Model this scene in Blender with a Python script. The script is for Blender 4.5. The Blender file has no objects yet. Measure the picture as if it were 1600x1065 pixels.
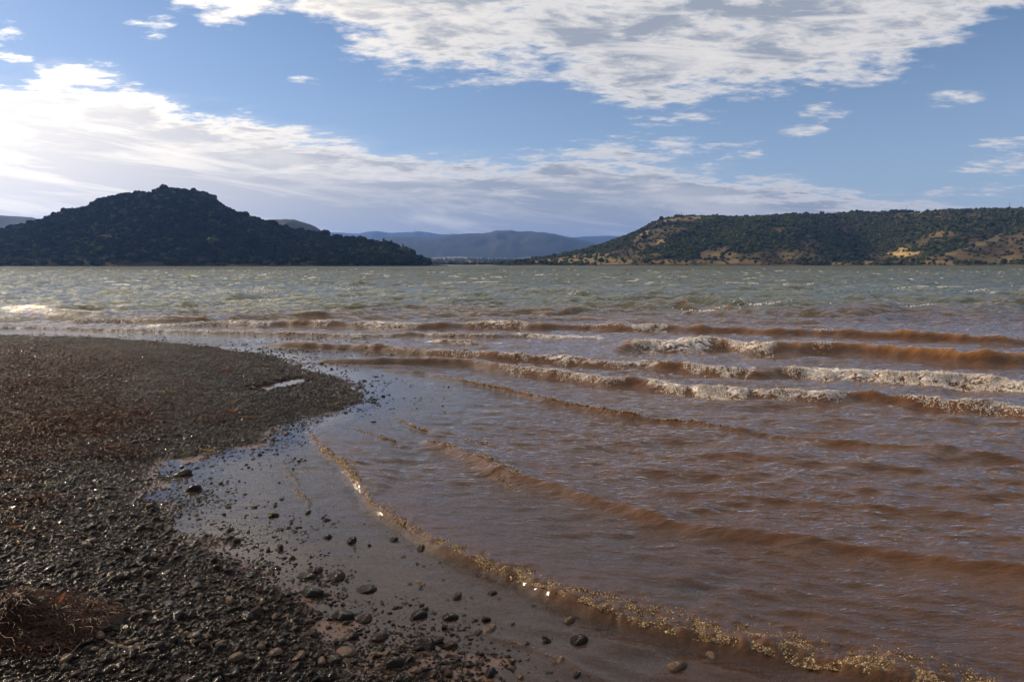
import bpy, bmesh, math, random
import numpy as np
from mathutils import Vector, Matrix

random.seed(7)
rng = np.random.default_rng(11)
S = bpy.context.scene
COL = S.collection

# ------------------------------------------------------------------ camera
CAM_H = 1.6
F = 1600 * 24 / 36.0
TP = (532.5 - 413.5) / F                      # horizon line sits above the middle of the frame
PITCH = math.atan(TP)
CP, SP = math.cos(PITCH), math.sin(PITCH)
cam = bpy.data.cameras.new('camera'); cam.lens = 24; cam.sensor_width = 36
cam.clip_start = 0.05; cam.clip_end = 60000
co = bpy.data.objects.new('camera', cam); COL.objects.link(co)
co.location = (0, 0, CAM_H); co.rotation_euler = (math.pi / 2 - PITCH, 0, 0)
S.camera = co

# ------------------------------------------------------------------ sun, exposure
SUN_AZ, SUN_EL = math.radians(-66), math.radians(19)
SUN = Vector((math.sin(SUN_AZ) * math.cos(SUN_EL), math.cos(SUN_AZ) * math.cos(SUN_EL), math.sin(SUN_EL)))
sl = bpy.data.lights.new('sun', 'SUN'); sl.energy = 5.0; sl.angle = math.radians(0.55)
sl.color = (1.0, 0.80, 0.56)
so = bpy.data.objects.new('sun', sl); COL.objects.link(so)
so.rotation_euler = SUN.to_track_quat('Z', 'Y').to_euler()
S.view_settings.view_transform = 'Standard'; S.view_settings.look = 'None'
S.view_settings.exposure = 0.0; S.view_settings.gamma = 1.0
S.view_settings.use_curve_mapping = False
S.cycles.volume_bounces = 0
S.cycles.max_bounces = 6; S.cycles.transparent_max_bounces = 8
S.cycles.sample_clamp_indirect = 4.0
S.cycles.use_denoising = True


# ------------------------------------------------------------------ node helpers
class NG:
    def __init__(s, nt): s.nt = nt
    def node(s, t, **kw):
        n = s.nt.nodes.new(t)
        for k, v in kw.items(): setattr(n, k, v)
        return n
    def put(s, sock, v):
        if isinstance(v, bpy.types.NodeSocket): s.nt.links.new(v, sock)
        elif v is not None: sock.default_value = v
    def m(s, op, a, b=None, c=None, clamp=False):
        n = s.node('ShaderNodeMath', operation=op, use_clamp=clamp)
        s.put(n.inputs[0], a); s.put(n.inputs[1], b)
        if c is not None: s.put(n.inputs[2], c)
        return n.outputs[0]
    def vm(s, op, a, b=None, scale=None):
        n = s.node('ShaderNodeVectorMath', operation=op)
        s.put(n.inputs[0], a)
        if b is not None: s.put(n.inputs[1], b)
        if scale is not None: s.put(n.inputs['Scale'], scale)
        return n.outputs['Value'] if op == 'DOT_PRODUCT' else n.outputs['Vector']
    def ramp(s, v, a, b, lo=0.0, hi=1.0, smooth=True):
        n = s.node('ShaderNodeMapRange', interpolation_type='SMOOTHSTEP' if smooth else 'LINEAR')
        s.put(n.inputs[0], v)
        for i, q in ((1, a), (2, b), (3, lo), (4, hi)): s.put(n.inputs[i], q)
        return n.outputs[0]
    def noise(s, vec, scale=1.0, detail=4, rough=0.55, dist=0.0, lac=2.0):
        n = s.node('ShaderNodeTexNoise')
        s.put(n.inputs['Vector'], vec); n.inputs['Scale'].default_value = scale
        n.inputs['Detail'].default_value = detail; n.inputs['Roughness'].default_value = rough
        n.inputs['Distortion'].default_value = dist; n.inputs['Lacunarity'].default_value = lac
        return n.outputs['Fac']
    def mix(s, f, a, b, mode='MIX'):
        n = s.node('ShaderNodeMix', data_type='RGBA', blend_type=mode)
        s.put(n.inputs[0], f)
        for i, q in ((6, a), (7, b)):
            if isinstance(q, tuple) and len(q) == 3: q = q + (1,)
            s.put(n.inputs[i], q)
        return n.outputs[2]
    def comb(s, x, y, z):
        n = s.node('ShaderNodeCombineXYZ')
        for i, q in enumerate((x, y, z)): s.put(n.inputs[i], q)
        return n.outputs[0]
    def sep(s, v):
        n = s.node('ShaderNodeSeparateXYZ'); s.put(n.inputs[0], v)
        return n.outputs
    def attr(s, name, kind='GEOMETRY'):
        n = s.node('ShaderNodeAttribute', attribute_type=kind); n.attribute_name = name
        return n.outputs
    def mapping(s, v, scale=(1, 1, 1), rot=(0, 0, 0)):
        n = s.node('ShaderNodeMapping'); s.put(n.inputs[0], v)
        n.inputs['Scale'].default_value = scale; n.inputs['Rotation'].default_value = rot
        return n.outputs[0]
    def curve(s, v, pts):
        n = s.node('ShaderNodeFloatCurve'); s.put(n.inputs['Value'], v)
        c = n.mapping.curves[0]
        while len(c.points) > 2: c.points.remove(c.points[1])
        c.points[0].location = pts[0]; c.points[-1].location = pts[-1]
        for p in pts[1:-1]: c.points.new(*p)
        for p in c.points: p.handle_type = 'AUTO_CLAMPED'
        n.mapping.update()
        return n.outputs[0]


def px_dir(u, v):
    xc = (u - 800) / F; yc = (532.5 - v) / F
    return xc, CP + yc * SP, -SP + yc * CP
def azel(u, v):
    x, y, z = px_dir(u, v)
    return math.atan2(x, y), math.atan2(z, math.hypot(x, y))

# ------------------------------------------------------------------ world: sky texture with clouds
W = bpy.data.worlds.new('World'); S.world = W; W.use_nodes = True
W.node_tree.nodes.clear(); g = NG(W.node_tree)
sky = g.node('ShaderNodeTexSky', sky_type='NISHITA')
sky.sun_disc = False; sky.sun_elevation = SUN_EL; sky.sun_rotation = SUN_AZ
sky.altitude = 150; sky.air_density = 1.0; sky.dust_density = 0.4; sky.ozone_density = 3.0
d = g.node('ShaderNodeTexCoord').outputs['Generated']
dx, dy, dz = g.sep(d)
az = g.m('ARCTAN2', dx, dy); el = g.m('ARCSINE', dz)
azn = g.m('MULTIPLY_ADD', az, 0.5, 0.5, clamp=True)
def bound(pts):
    return [(0.5 + 0.5 * azel(*p)[0], azel(*p)[1] / 0.6) for p in pts]
def edge(pts, lo=None, hi=None):
    q = bound(pts)
    q = [(0.0, lo if lo is not None else q[0][1])] + q + [(1.0, hi if hi is not None else q[-1][1])]
    return g.m('MULTIPLY', g.curve(azn, q), 0.6)
zz = g.m('ADD', g.m('MAXIMUM', dz, 0.0), 0.15)
px_ = g.m('DIVIDE', dx, zz); py_ = g.m('DIVIDE', dy, zz)
P = g.comb(px_, py_, 0.0)
Pm = g.mapping(P, (0.9, 1.5, 1), (0, 0, 0.22))
nbig = g.noise(Pm, 1.1, 3, 0.5)
nmid = g.noise(Pm, 3.2, 10, 0.60, 0.2)
nfin = g.noise(g.mapping(P, (1.0, 1.6, 1), (0, 0, -0.2)), 10.0, 8, 0.65, 0.15)
n = g.m('ADD', g.m('ADD', g.m('MULTIPLY', nbig, 0.26), g.m('MULTIPLY', nmid, 0.58)), g.m('MULTIPLY', nfin, 0.42))
n = g.m('SUBTRACT', n, 0.13)
# cloud bank low on the left, thinning to a flat sheet on the right
eB = edge([(0, 82), (90, 78), (180, 92), (260, 122), (360, 150), (480, 178), (600, 198), (700, 216), (800, 222), (900, 212), (1000, 216), (1120, 234), (1300, 262), (1450, 286), (1600, 296)], 0.50, 0.16)
# ragged cloud field at the top
eT = edge([(0, -60), (200, -15), (285, 12), (350, 42), (430, 40), (520, 82), (600, 124), (720, 136), (830, 136), (950, 176), (1040, 196), (1180, 172), (1330, 152), (1440, 118), (1520, 80), (1600, 45)], 0.62, 0.55)
mB = g.ramp(g.m('SUBTRACT', eB, el), -0.035, 0.07)
mBs = g.ramp(g.m('ADD', g.m('SUBTRACT', eB, el), g.m('MULTIPLY', g.m('SUBTRACT', nmid, 0.5), 0.10)), 0.005, 0.12)
mT = g.ramp(g.m('SUBTRACT', el, eT), -0.06, 0.075)
# long wisp right of the middle and a few detached puffs
def blob(u, v, ru, rv):
    a, e = azel(u, v)
    X = g.m('DIVIDE', g.m('SUBTRACT', az, a), 1.25 * ru / F); Y = g.m('DIVIDE', g.m('SUBTRACT', el, e), 1.5 * rv / F)
    r = g.m('ADD', g.m('MULTIPLY', X, X), g.m('MULTIPLY', Y, Y))
    return g.ramp(r, 1.2, 0.0)
mW = blob(1010, 236, 230, 26)
for b in ((10, 38, 70, 22), (5, 82, 40, 12), (228, 46, 40, 12), (252, 34, 26, 10), (1490, 153, 60, 13), (1290, 172, 50, 16), (1250, 205, 44, 10), (1590, 222, 60, 10), (1585, 255, 70, 14),
          (1520, 300, 70, 12), (740, 312, 60, 10), (480, 127, 40, 8), (830, 178, 40, 9), (1440, 82, 70, 12)):
    mW = g.m('MAXIMUM', mW, g.m('MULTIPLY', blob(*b), 0.92))
cov = g.m('MAXIMUM', g.m('MAXIMUM', g.m('MULTIPLY', mB, 0.78), g.m('MULTIPLY', mT, 0.79)), g.m('MULTIPLY', mW, 0.55))
cov = g.m('ADD', cov, g.m('MULTIPLY', mBs, 0.20))
dens = g.m('ADD', n, g.m('MULTIPLY', g.m('SUBTRACT', cov, 0.5), 0.56))
alpha = g.ramp(dens, 0.455, 0.63)
alpha = g.m('MAXIMUM', alpha, g.m('MULTIPLY', mBs, 0.93))
E = g.comb(g.m('MULTIPLY', az, 4.2), g.m('MULTIPLY', g.m('ADD', el, g.m('MULTIPLY', az, 0.10)), 15.0), 0.0)
lobe = g.noise(E, 0.9, 9, 0.58, 0.35)
wisp = g.noise(g.mapping(E, (0.55, 1.5, 1)), 1.7, 9, 0.62, 0.5)
thick = g.ramp(dens, 0.57, 0.72)
thick = g.mix(mBs, g.m('MULTIPLY', thick, g.ramp(nmid, 0.30, 0.62, 0.25, 1.1)), g.ramp(lobe, 0.34, 0.52, 0.45, 1.05))
sd_ = g.m('MAXIMUM', g.vm('DOT_PRODUCT', d, tuple(SUN)), 0.0)
glow = g.m('POWER', sd_, 4.5)
white = g.mix(glow, (7.4, 7.1, 6.8), (30.0, 26.0, 19.5))
grey = g.mix(glow, (3.05, 3.4, 4.0), (18.0, 16.2, 14.0))
streak = g.ramp(wisp, 0.46, 0.66)
lit = g.m('MULTIPLY', streak, g.ramp(el, 0.05, 0.22, 0.35, 1.0))
shade = g.m('MULTIPLY', thick, g.m('SUBTRACT', 1.0, g.m('MULTIPLY', lit, 0.85)), clamp=True)
ccol = g.mix(shade, white, grey)
# low air near the horizon is paler
horiz = g.ramp(el, 0.0, 0.35, 1.0, 0.0)
base = g.mix(g.m('MULTIPLY', horiz, 0.35), g.mix(1.0, sky.outputs[0], (1.12, 1.04, 1.07), 'MULTIPLY'), (3.9, 5.0, 7.2))
tot = g.mix(alpha, base, ccol)
bg = g.node('ShaderNodeBackground'); bg.inputs['Strength'].default_value = 0.112
g.put(bg.inputs[0], tot)
g.put(g.node('ShaderNodeOutputWorld').inputs[0], bg.outputs[0])


# ------------------------------------------------------------------ numpy helpers
def hash2(ix, iy, s=0):
    h = (ix.astype(np.int64) * 374761393 + iy.astype(np.int64) * 668265263 + s * 1442695041) & 0x7fffffff
    h = ((h ^ (h >> 13)) * 1274126177) & 0x7fffffff
    return ((h ^ (h >> 16)) & 0xffff) / 65535.0
def vnoise(x, y, s=0):
    ix, iy = np.floor(x), np.floor(y); fx, fy = x - ix, y - iy
    fx = fx * fx * fx * (fx * (fx * 6 - 15) + 10); fy = fy * fy * fy * (fy * (fy * 6 - 15) + 10)
    a, b = hash2(ix, iy, s), hash2(ix + 1, iy, s); c, e = hash2(ix, iy + 1, s), hash2(ix + 1, iy + 1, s)
    return (a + (b - a) * fx) * (1 - fy) + (c + (e - c) * fx) * fy
def fbm(x, y, o=4, s=0):
    t = np.zeros_like(x, dtype=float); a = 0.5; tot = 0
    for k in range(o):
        t += a * vnoise(x + 17.3 * k, y - 9.1 * k, s + k); tot += a; a *= 0.5; x = x * 2.03; y = y * 2.03
    return t / tot
def sst(x, a, b):
    t = np.clip((x - a) / (b - a), 0, 1); return t * t * (3 - 2 * t)
def unproj(u, v, z=0.0):
    x, y, dzz = px_dir(u, v); t = (z - CAM_H) / dzz
    return x * t, y * t
def project(x, y, z):
    zz = z - CAM_H; dep = y * CP - zz * SP
    return 800 + F * x / dep, 532.5 - F * (y * SP + zz * CP) / dep
def inside(poly, x, y):
    p = np.asarray(poly, float); r = np.zeros(np.shape(x), bool); j = len(p) - 1
    for i in range(len(p)):
        xi, yi, xj, yj = p[i, 0], p[i, 1], p[j, 0], p[j, 1]
        c = ((yi > y) != (yj > y)) & (x < (xj - xi) * (y - yi) / (yj - yi + 1e-12) + xi)
        r ^= c; j = i
    return r
def sdist(poly, x, y):                       # positive inside
    p = np.asarray(poly, float); best = np.full(np.shape(x), 1e9)
    for i in range(len(p)):
        a, b = p[i], p[(i + 1) % len(p)]; ab = b - a
        t = np.clip(((x - a[0]) * ab[0] + (y - a[1]) * ab[1]) / (ab @ ab + 1e-12), 0, 1)
        best = np.minimum(best, (x - a[0] - t * ab[0]) ** 2 + (y - a[1] - t * ab[1]) ** 2)
    return np.sqrt(best) * np.where(inside(poly, x, y), 1, -1)

def tag(o, label=None, cat=None, group=None, kind=None):
    if label: o['label'] = label
    if cat: o['category'] = cat
    if group: o['group'] = group
    if kind: o['kind'] = kind
    return o
def link(name, me, parent=None, loc=None, rot=None, scl=None):
    o = bpy.data.objects.new(name, me); COL.objects.link(o)
    if parent: o.parent = parent
    if loc is not None: o.location = loc
    if rot is not None: o.rotation_euler = rot
    if scl is not None: o.scale = scl
    return o
def np_mesh(name, V, Fq, mat=None, smooth=True):
    me = bpy.data.meshes.new(name); V = np.asarray(V, np.float32); Fq = np.asarray(Fq, np.int32)
    me.vertices.add(len(V)); me.vertices.foreach_set('co', V.ravel())
    k = Fq.shape[1]; me.loops.add(Fq.size); me.loops.foreach_set('vertex_index', Fq.ravel())
    me.polygons.add(len(Fq)); me.polygons.foreach_set('loop_start', np.arange(0, Fq.size, k, dtype=np.int32))
    me.polygons.foreach_set('loop_total', np.full(len(Fq), k, np.int32))
    if smooth: me.polygons.foreach_set('use_smooth', np.ones(len(Fq), bool))
    me.update(calc_edges=True); me.validate()
    if mat: me.materials.append(mat)
    return me
def add_attr(me, name, arr, typ='FLOAT'):
    a = me.attributes.new(name, typ, 'POINT'); arr = np.asarray(arr, np.float32 if typ != 'INT' else np.int32)
    a.data.foreach_set('value' if typ in ('FLOAT', 'INT') else 'vector' if typ == 'FLOAT_VECTOR' else 'color', arr.ravel())
def grid_faces(nr, nc, keep=None):
    i = np.arange(nr * nc).reshape(nr, nc)
    f = np.stack([i[:-1, :-1], i[:-1, 1:], i[1:, 1:], i[1:, :-1]], -1).reshape(-1, 4)
    if keep is not None:
        f = f[keep.ravel()[f].any(1)]
    return f

def material(name):
    m = bpy.data.materials.new(name); m.use_nodes = True; m.node_tree.nodes.clear()
    q = NG(m.node_tree); out = q.node('ShaderNodeOutputMaterial')
    return m, q, out
def principled(q, out, color, rough, spec=0.5, normal=None, **kw):
    b = q.node('ShaderNodeBsdfPrincipled')
    if isinstance(color, tuple) and len(color) == 3: color = color + (1,)
    q.put(b.inputs['Base Color'], color); q.put(b.inputs['Roughness'], rough)
    q.put(b.inputs['Specular IOR Level'], spec)
    if normal is not None: q.put(b.inputs['Normal'], normal)
    for k, v in kw.items(): q.put(b.inputs[k.replace('_', ' ')], v)
    if out is not None: q.put(out.inputs[0], b.outputs[0])
    return b
def bump(q, h, dist, strength=1.0, normal=None):
    b = q.node('ShaderNodeBump'); b.inputs['Distance'].default_value = dist
    q.put(b.inputs['Strength'], strength); q.put(b.inputs['Height'], h)
    if normal is not None: q.put(b.inputs['Normal'], normal)
    return b.outputs[0]

# ------------------------------------------------------------------ beach shape
BEACH_PX = [(0, 523), (100, 525), (200, 529), (300, 538), (400, 551), (450, 562), (500, 579), (540, 596), (562, 612), (556, 628),
            (530, 643), (480, 657), (440, 668), (405, 690), (370, 700), (330, 707), (300, 716), (265, 722), (246, 745), (232, 766),
            (258, 790), (285, 826), (330, 858), (395, 886), (440, 905), (476, 930), (488, 962), (505, 1000), (560, 1032), (640, 1048), (720, 1075)]
BEACH = [unproj(u, v) for u, v in BEACH_PX]
BEACH = [(-40, 16.5)] + BEACH + [(0.1, 1.6), (0.3, -4), (-40, -4)]
PUDDLE = [unproj(u, v) for u, v in [(408, 606), (430, 597), (470, 592), (487, 598), (455, 604), (430, 611), (412, 615)]]
def ground_z(x, y):
    s = sdist(BEACH, x, y)
    s = s + (fbm(x * 1.7, y * 1.7, 3, 5) - 0.5) * 0.34 * sst(y, 2, 7) + (fbm(x * 5, y * 5, 3, 9) - 0.5) * 0.16
    pos = 0.040 * np.clip(s, 0, 1.2) + 0.022 * np.clip(s - 1.2, 0, 6)
    neg = -0.010 * np.clip(-s, 0, 1.3) - 0.055 * np.clip(-s - 1.3, 0, 9)
    z = np.where(s > 0, pos, neg)
    z += (fbm(x * 3.1, y * 3.1, 4, 21) - 0.5) * 0.016 * sst(s, -0.9, 0.7)
    p = sdist(PUDDLE, x, y) + (fbm(x * 7, y * 7, 3, 701) - .5) * 0.34
    z = np.where(p > -0.10, np.minimum(z, 0.028 + 0 * z) - 0.036 * sst(p, -0.10, 0.06), z)
    return z, s

# ------------------------------------------------------------------ breaking waves, each traced as a crest line on the lake
# (points, height, front width factor, back width factor, foam spans [(u0,u1,amount)])
CRESTS = [
 ([(478, 660), (490, 683), (503, 700), (530, 717), (545, 738), (566, 765), (580, 785), (610, 803), (650, 830), (700, 855), (760, 881), (820, 904), (880, 930), (950, 955), (1020, 975), (1090, 991), (1170, 1006), (1230, 1020), (1300, 1032), (1370, 1046), (1440, 1060), (1560, 1082), (1700, 1110)],
   0.044, 0.70, 9.0, [(470, 640, 0.5), (590, 800, 0.6), (740, 1000, 1.0), (920, 1700, 1.6)], 'amber'),
 ([(640, 676), (665, 684), (690, 690), (720, 700), (750, 711), (775, 724), (805, 737), (850, 748), (930, 772), (1010, 795), (1100, 815), (1250, 834), (1400, 852), (1600, 880), (1800, 905)],
   0.050, 1.5, 4.5, [(655, 745, 0.45), (745, 812, 1.0)], 'amber'),
 ([(618, 651), (635, 660), (655, 668), (678, 674), (705, 681)], 0.022, 0.9, 5, [(618, 672, 0.7)], 'amber'),
 ([(552, 667), (575, 677), (600, 684), (622, 691), (650, 697)], 0.014, 1.0, 5, [(555, 620, 0.6)], 'amber'),
 ([(725, 684), (750, 690), (790, 697), (840, 712)], 0.014, 1.2, 5, [(726, 762, 0.4)], 'amber'),
 ([(740, 731), (770, 742), (800, 757), (840, 768)], 0.012, 1.2, 5, [(772, 800, 0.35)], 'amber'),
 ([(560, 572), (620, 577), (660, 580), (700, 587), (750, 598), (800, 608), (850, 621), (900, 630), (960, 641), (1020, 648), (1080, 653), (1150, 665), (1300, 682), (1450, 694), (1700, 712)],
   0.040, 1.0, 5, [(640, 1150, 0.5)], 'amber'),
 ([(1130, 640), (1250, 642), (1360, 644), (1480, 650), (1600, 655), (1750, 662)], 0.035, 2.0, 4, [], 'amber'),
 ([(900, 700), (1000, 698), (1100, 702), (1250, 712), (1400, 722), (1600, 735), (1750, 745)], 0.035, 2.2, 4, [], 'amber'),
 ([(860, 752), (960, 756), (1080, 764), (1200, 772), (1350, 784), (1500, 795), (1700, 810)], 0.030, 2.2, 4, [], 'amber'),
 ([(460, 556), (560, 558), (680, 558), (740, 561), (800, 570), (850, 575), (900, 581), (950, 588), (985, 588), (1005, 590), (1060, 597), (1110, 602), (1150, 604), (1170, 604), (1220, 607), (1280, 610), (1340, 607), (1380, 610), (1430, 616), (1500, 622), (1560, 626), (1620, 632), (1750, 640)],
   0.105, 0.8, 4, [(745, 985, 0.4), (900, 980, 0.5), (1005, 1075, 0.7), (1075, 1170, 1.5), (1170, 1330, 0.6), (1400, 1700, 0.42)], 'white'),
 ([(380, 530), (480, 534), (560, 536), (620, 541), (700, 546), (770, 550), (830, 553), (900, 556), (960, 560), (1020, 561), (1060, 564), (1130, 570), (1180, 573), (1220, 570), (1290, 573), (1360, 576), (1420, 580), (1500, 583), (1600, 590), (1750, 600)],
   0.125, 0.75, 3.5, [(600, 770, 0.35), (770, 1060, 0.6), (1060, 1185, 1.0), (1218, 1700, 1.7)], 'white'),
 ([(300, 540), (480, 543), (600, 547), (700, 554), (800, 559)], 0.016, 1.2, 6, [(560, 760, 0.2)], 'amber'),
 ([(940, 536), (985, 530), (1010, 528), (1060, 529), (1110, 526), (1130, 527), (1170, 531), (1200, 533), (1240, 533), (1300, 532), (1360, 534), (1450, 542), (1520, 547), (1600, 549), (1750, 556)],
   0.20, 0.85, 3.5, [(984, 1112, 1.5), (1112, 1135, 0.4), (1130, 1215, 0.8), (1262, 1310, 0.4)], 'white'),
 ([(-200, 504), (0, 508), (60, 508), (150, 511), (250, 514), (330, 517), (420, 518), (500, 520), (560, 522), (600, 520), (650, 517), (700, 519), (780, 521), (815, 518), (870, 521), (930, 521), (960, 526)],
   0.085, 0.9, 4, [(-200, 420, 0.35), (420, 640, 0.4), (545, 580, 1.0), (590, 620, 1.0), (645, 790, 0.6), (800, 945, 1.4)], 'white'),
 ([(655, 530), (690, 530), (720, 531), (750, 531), (775, 535)], 0.06, 1.0, 4, [(662, 752, 1.1)], 'white'),
 ([(205, 500), (230, 499), (280, 500), (340, 497), (360, 497), (400, 501), (440, 498), (480, 498), (510, 500), (550, 500), (600, 503), (650, 505), (690, 502), (720, 500), (780, 501), (840, 503), (890, 501), (920, 501), (985, 505), (1045, 504), (1090, 506), (1150, 506), (1200, 511), (1260, 510), (1320, 512), (1380, 515), (1450, 517), (1530, 521), (1600, 524), (1750, 530)],
   0.17, 0.9, 3.5, [(212, 430, 0.9), (490, 520, 0.8), (550, 660, 1.2), (725, 830, 0.8), (905, 985, 0.35), (985, 1046, 1.6), (1270, 1310, 0.2)], 'white'),
 ([(105, 492), (125, 488), (150, 484), (165, 490), (195, 491), (240, 490), (290, 490), (330, 492)], 0.17, 1.0, 3, [(112, 195, 1.0), (160, 230, 0.4)], 'white'),
 ([(-200, 488), (-60, 487), (0, 488), (40, 484), (75, 487), (95, 490)], 0.05, 1.0, 3, [(-200, 52, 0.35)], 'white'),
 ([(0, 474), (40, 477), (90, 478), (140, 476), (190, 479), (230, 481)], 0.15, 1.0, 3.5, [(110, 205, 0.35)], 'white'),
 ([(370, 485), (400, 484), (430, 486), (470, 487)], 0.12, 1.2, 3, [(375, 440, 0.2)], 'white'),
 ([(870, 490), (895, 485), (930, 488), (975, 490)], 0.20, 1.3, 3, [], 'white'),
 ([(880, 481), (900, 476), (930, 475), (960, 478)], 0.20, 1.2, 3, [(895, 945, 0.4)], 'white'),
 ([(975, 470), (1000, 467), (1030, 468), (1060, 470), (1090, 473)], 0.20, 1.5, 3, [], 'white'),
 ([(890, 465), (905, 460), (925, 459), (940, 463)], 0.22, 1.5, 3, [], 'white'),
 ([(1050, 496), (1100, 492), (1160, 494), (1210, 498)], 0.13, 1.5, 3, [], 'white'),
 ([(1060, 485), (1090, 486), (1120, 488)], 0.13, 1.5, 3, [(1062, 1080, 0.5)], 'white'),
 ([(1545, 525), (1570, 519), (1600, 521), (1700, 526)], 0.14, 1.4, 3, [], 'white'),
 ([(630, 900), (665, 912), (700, 925), (740, 937), (775, 943)], 0.005, 1.2, 5, [(636, 665, 0.15)], 'amber'),
 ([(700, 975), (750, 985), (800, 1001), (840, 1013), (870, 1028), (905, 1045), (950, 1062), (1000, 1085)], 0.006, 1.0, 5, [(795, 880, 0.10)], 'amber'),
 ([(440, 716), (450, 735), (465, 750), (468, 757)], 0.005, 1.0, 5, [(440, 470, 0.3)], 'amber'),
 ([(458, 762), (468, 772), (482, 780), (484, 790)], 0.006, 1.0, 5, [(458, 486, 0.5)], 'amber'),
]
class Crest:
    def __init__(s, pts, A, wf, wb, foam, kind):
        if len(pts) <= 5 and np.mean([p[1] for p in pts]) < 500:
            c0, c1 = pts[0], pts[-1]; du = 0.6 * (c1[0] - c0[0]); pts = [(c0[0] - du, c0[1])] + pts + [(c1[0] + du, c1[1])]; A = A * 0.8
        w = np.array([unproj(u, v, A * 0.9) for u, v in pts]); o = np.argsort(w[:, 0]); w = w[o]
        x = np.maximum.accumulate(w[:, 0] + np.arange(len(w)) * 1e-4)
        xs = np.linspace(x[0], x[-1], 400); ys = np.interp(xs, x, w[:, 1])
        ymd = np.median(ys); fr = float(np.clip((ymd - 12) / 8, 0, 1))
        if fr > 0:
            pf = np.polyval(np.polyfit(xs, ys, 2 if len(w) > 6 else 1), xs); ys = pf + (ys - pf) * (1 - 0.8 * fr)
        k = np.hanning(9); k /= k.sum(); ys = np.convolve(np.pad(ys, 4, 'edge'), k, 'valid')
        s.xs, s.ys, s.m = xs, ys, np.gradient(ys, xs); s.A, s.foam, s.kind = A * (0.86 if kind == 'white' else 1.0), foam, kind
        s.wf, s.wb = max(A * wf, 0.012), A * wb; s.x0, s.x1 = xs[0], xs[-1]
    def amp(s, x):
        L = s.x1 - s.x0; e = (0.10 if L > 4 else 0.35) * L
        a = sst(x, s.x0, s.x0 + e) * (1 - sst(x, s.x1 - e, s.x1)); lo = 0.70 if s.foam else 0.60
        return s.A * a * (lo + (1.35 - lo) * (0.6 * vnoise(x * 0.9 + 3.3 * s.x0, x * 0 + s.A * 50, 3) + 0.4 * vnoise(x * 2.6 + s.x0, x * 0 + s.A * 50, 6)))
    def d(s, x, y):
        m = np.interp(x, s.xs, s.m); return (y - np.interp(x, s.xs, s.ys)) / np.sqrt(1 + m * m)
    def h(s, x, y):
        a = s.amp(x); q = s.d(x + (vnoise(x * 3, y * 3, 8) - 0.5) * 0.06, y + (vnoise(x * 5, y * 5, 12) - .5) * s.A * 0.6)
        f = np.where(q < 0, np.exp(-(q / s.wf) ** 2), np.exp(-(np.abs(q) / s.wb) ** 1.4))
        tr = -0.22 * np.exp(-((q + 2.3 * s.wf) / (1.6 * s.wf)) ** 2) if s.A > 0.08 else 0
        return a * (f + tr)
CR = [Crest(*c) for c in CRESTS]

COMP = []
r2 = np.random.default_rng(5)
for k in range(56):
    lam = 0.35 * (6.5 / 0.35) ** (k / 55.0) * r2.uniform(0.9, 1.1)
    th = r2.normal(0, 0.42) + (-0.10); ph = r2.uniform(0, 6.28)
    amp = 0.0108 * lam ** 0.80 * (0.75 if lam > 3.5 else 1.0)
    COMP.append((lam, math.sin(th), math.cos(th), ph, amp))
def water_z(x, y):
    sh = sdist(BEACH, x, y); off = -sh
    # full wind chop well off the beach, only ripples over the shallows
    open_ = sst(y - 0.10 * x, 15.5, 24)
    mid = sst(off, 1.2, 5.0)
    z = np.zeros_like(x); rip = np.zeros_like(x)
    wx = x + (fbm(x * .25, y * .25, 2, 31) - .5) * 2.2; wy = y + (fbm(x * .3, y * .3, 2, 37) - .5) * 2.2
    for lam, sx, cy, ph, a in COMP:
        k = 6.2832 / lam; arg = k * (wx * sx + wy * cy) + ph
        s_ = 1 - 2 * np.abs(np.sin(arg * 0.5)) ** 1.25 if lam < 3 else np.sin(arg)
        z += a * s_
        if lam < 1.3: rip += a * s_
    grp = 0.45 + 1.1 * fbm(x * 0.16, y * 0.16, 3, 41)
    z = z * open_ * grp
    rr = rip * (0.10 + 0.42 * mid) * (1 - open_) * (0.3 + 1.1 * fbm(x * .9, y * .9, 2, 44)) * sst(off, 0.3, 2.6)
    # crossing ripples bunched in patches over the shallows at the right
    pt = sst(fbm(x * 0.55 + 3, y * 0.8, 3, 61), 0.42, 0.65) * sst(x, -0.6, 1.4) * (1 - open_)
    q1 = np.sin(26 * (y * 0.93 + x * 0.36) + 5.0 * fbm(x * 1.6, y * 1.6, 2, 66)); q2 = np.sin(17 * (y * 0.86 - x * 0.5) + 6 * fbm(x * 1.3, y * 1.3, 2, 69))
    rr += pt * (0.0042 * (1 - np.abs(q1)) * 2 + 0.0048 * q2)
    near = sst(off, 0.05, 1.8) * (1 - sst(y, 16, 30))
    bx_ = x + 0.10 * y
    rr = rr + near * (0.4 + 1.0 * fbm(x * .7, y * .7, 2, 112)) * (0.036 * (np.abs(fbm(bx_ * 2.6, y * 6.5, 3, 101) - 0.5) * -1.6) + 0.016 * (fbm(bx_ * 6.0, y * 14.0, 2, 105) - .5)) * sst(y, 1.5, 5.5) ** 0.5
    z = z + rr
    cz = np.zeros_like(x)
    for c in CR:
        ok = (x > c.x0) & (x < c.x1)
        cz[ok] += c.h(x[ok], y[ok])
    film = sst(off, -0.2, 0.5)
    z = z + cz * film * (1 + 0.55 * (fbm(x * 3.2, y * 7, 3, 401) - .5)) + np.clip(cz, 0, .2) * 0.16 * (fbm(x * 9, y * 16, 2, 405) - .5)
    return z, off, cz, open_

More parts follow.
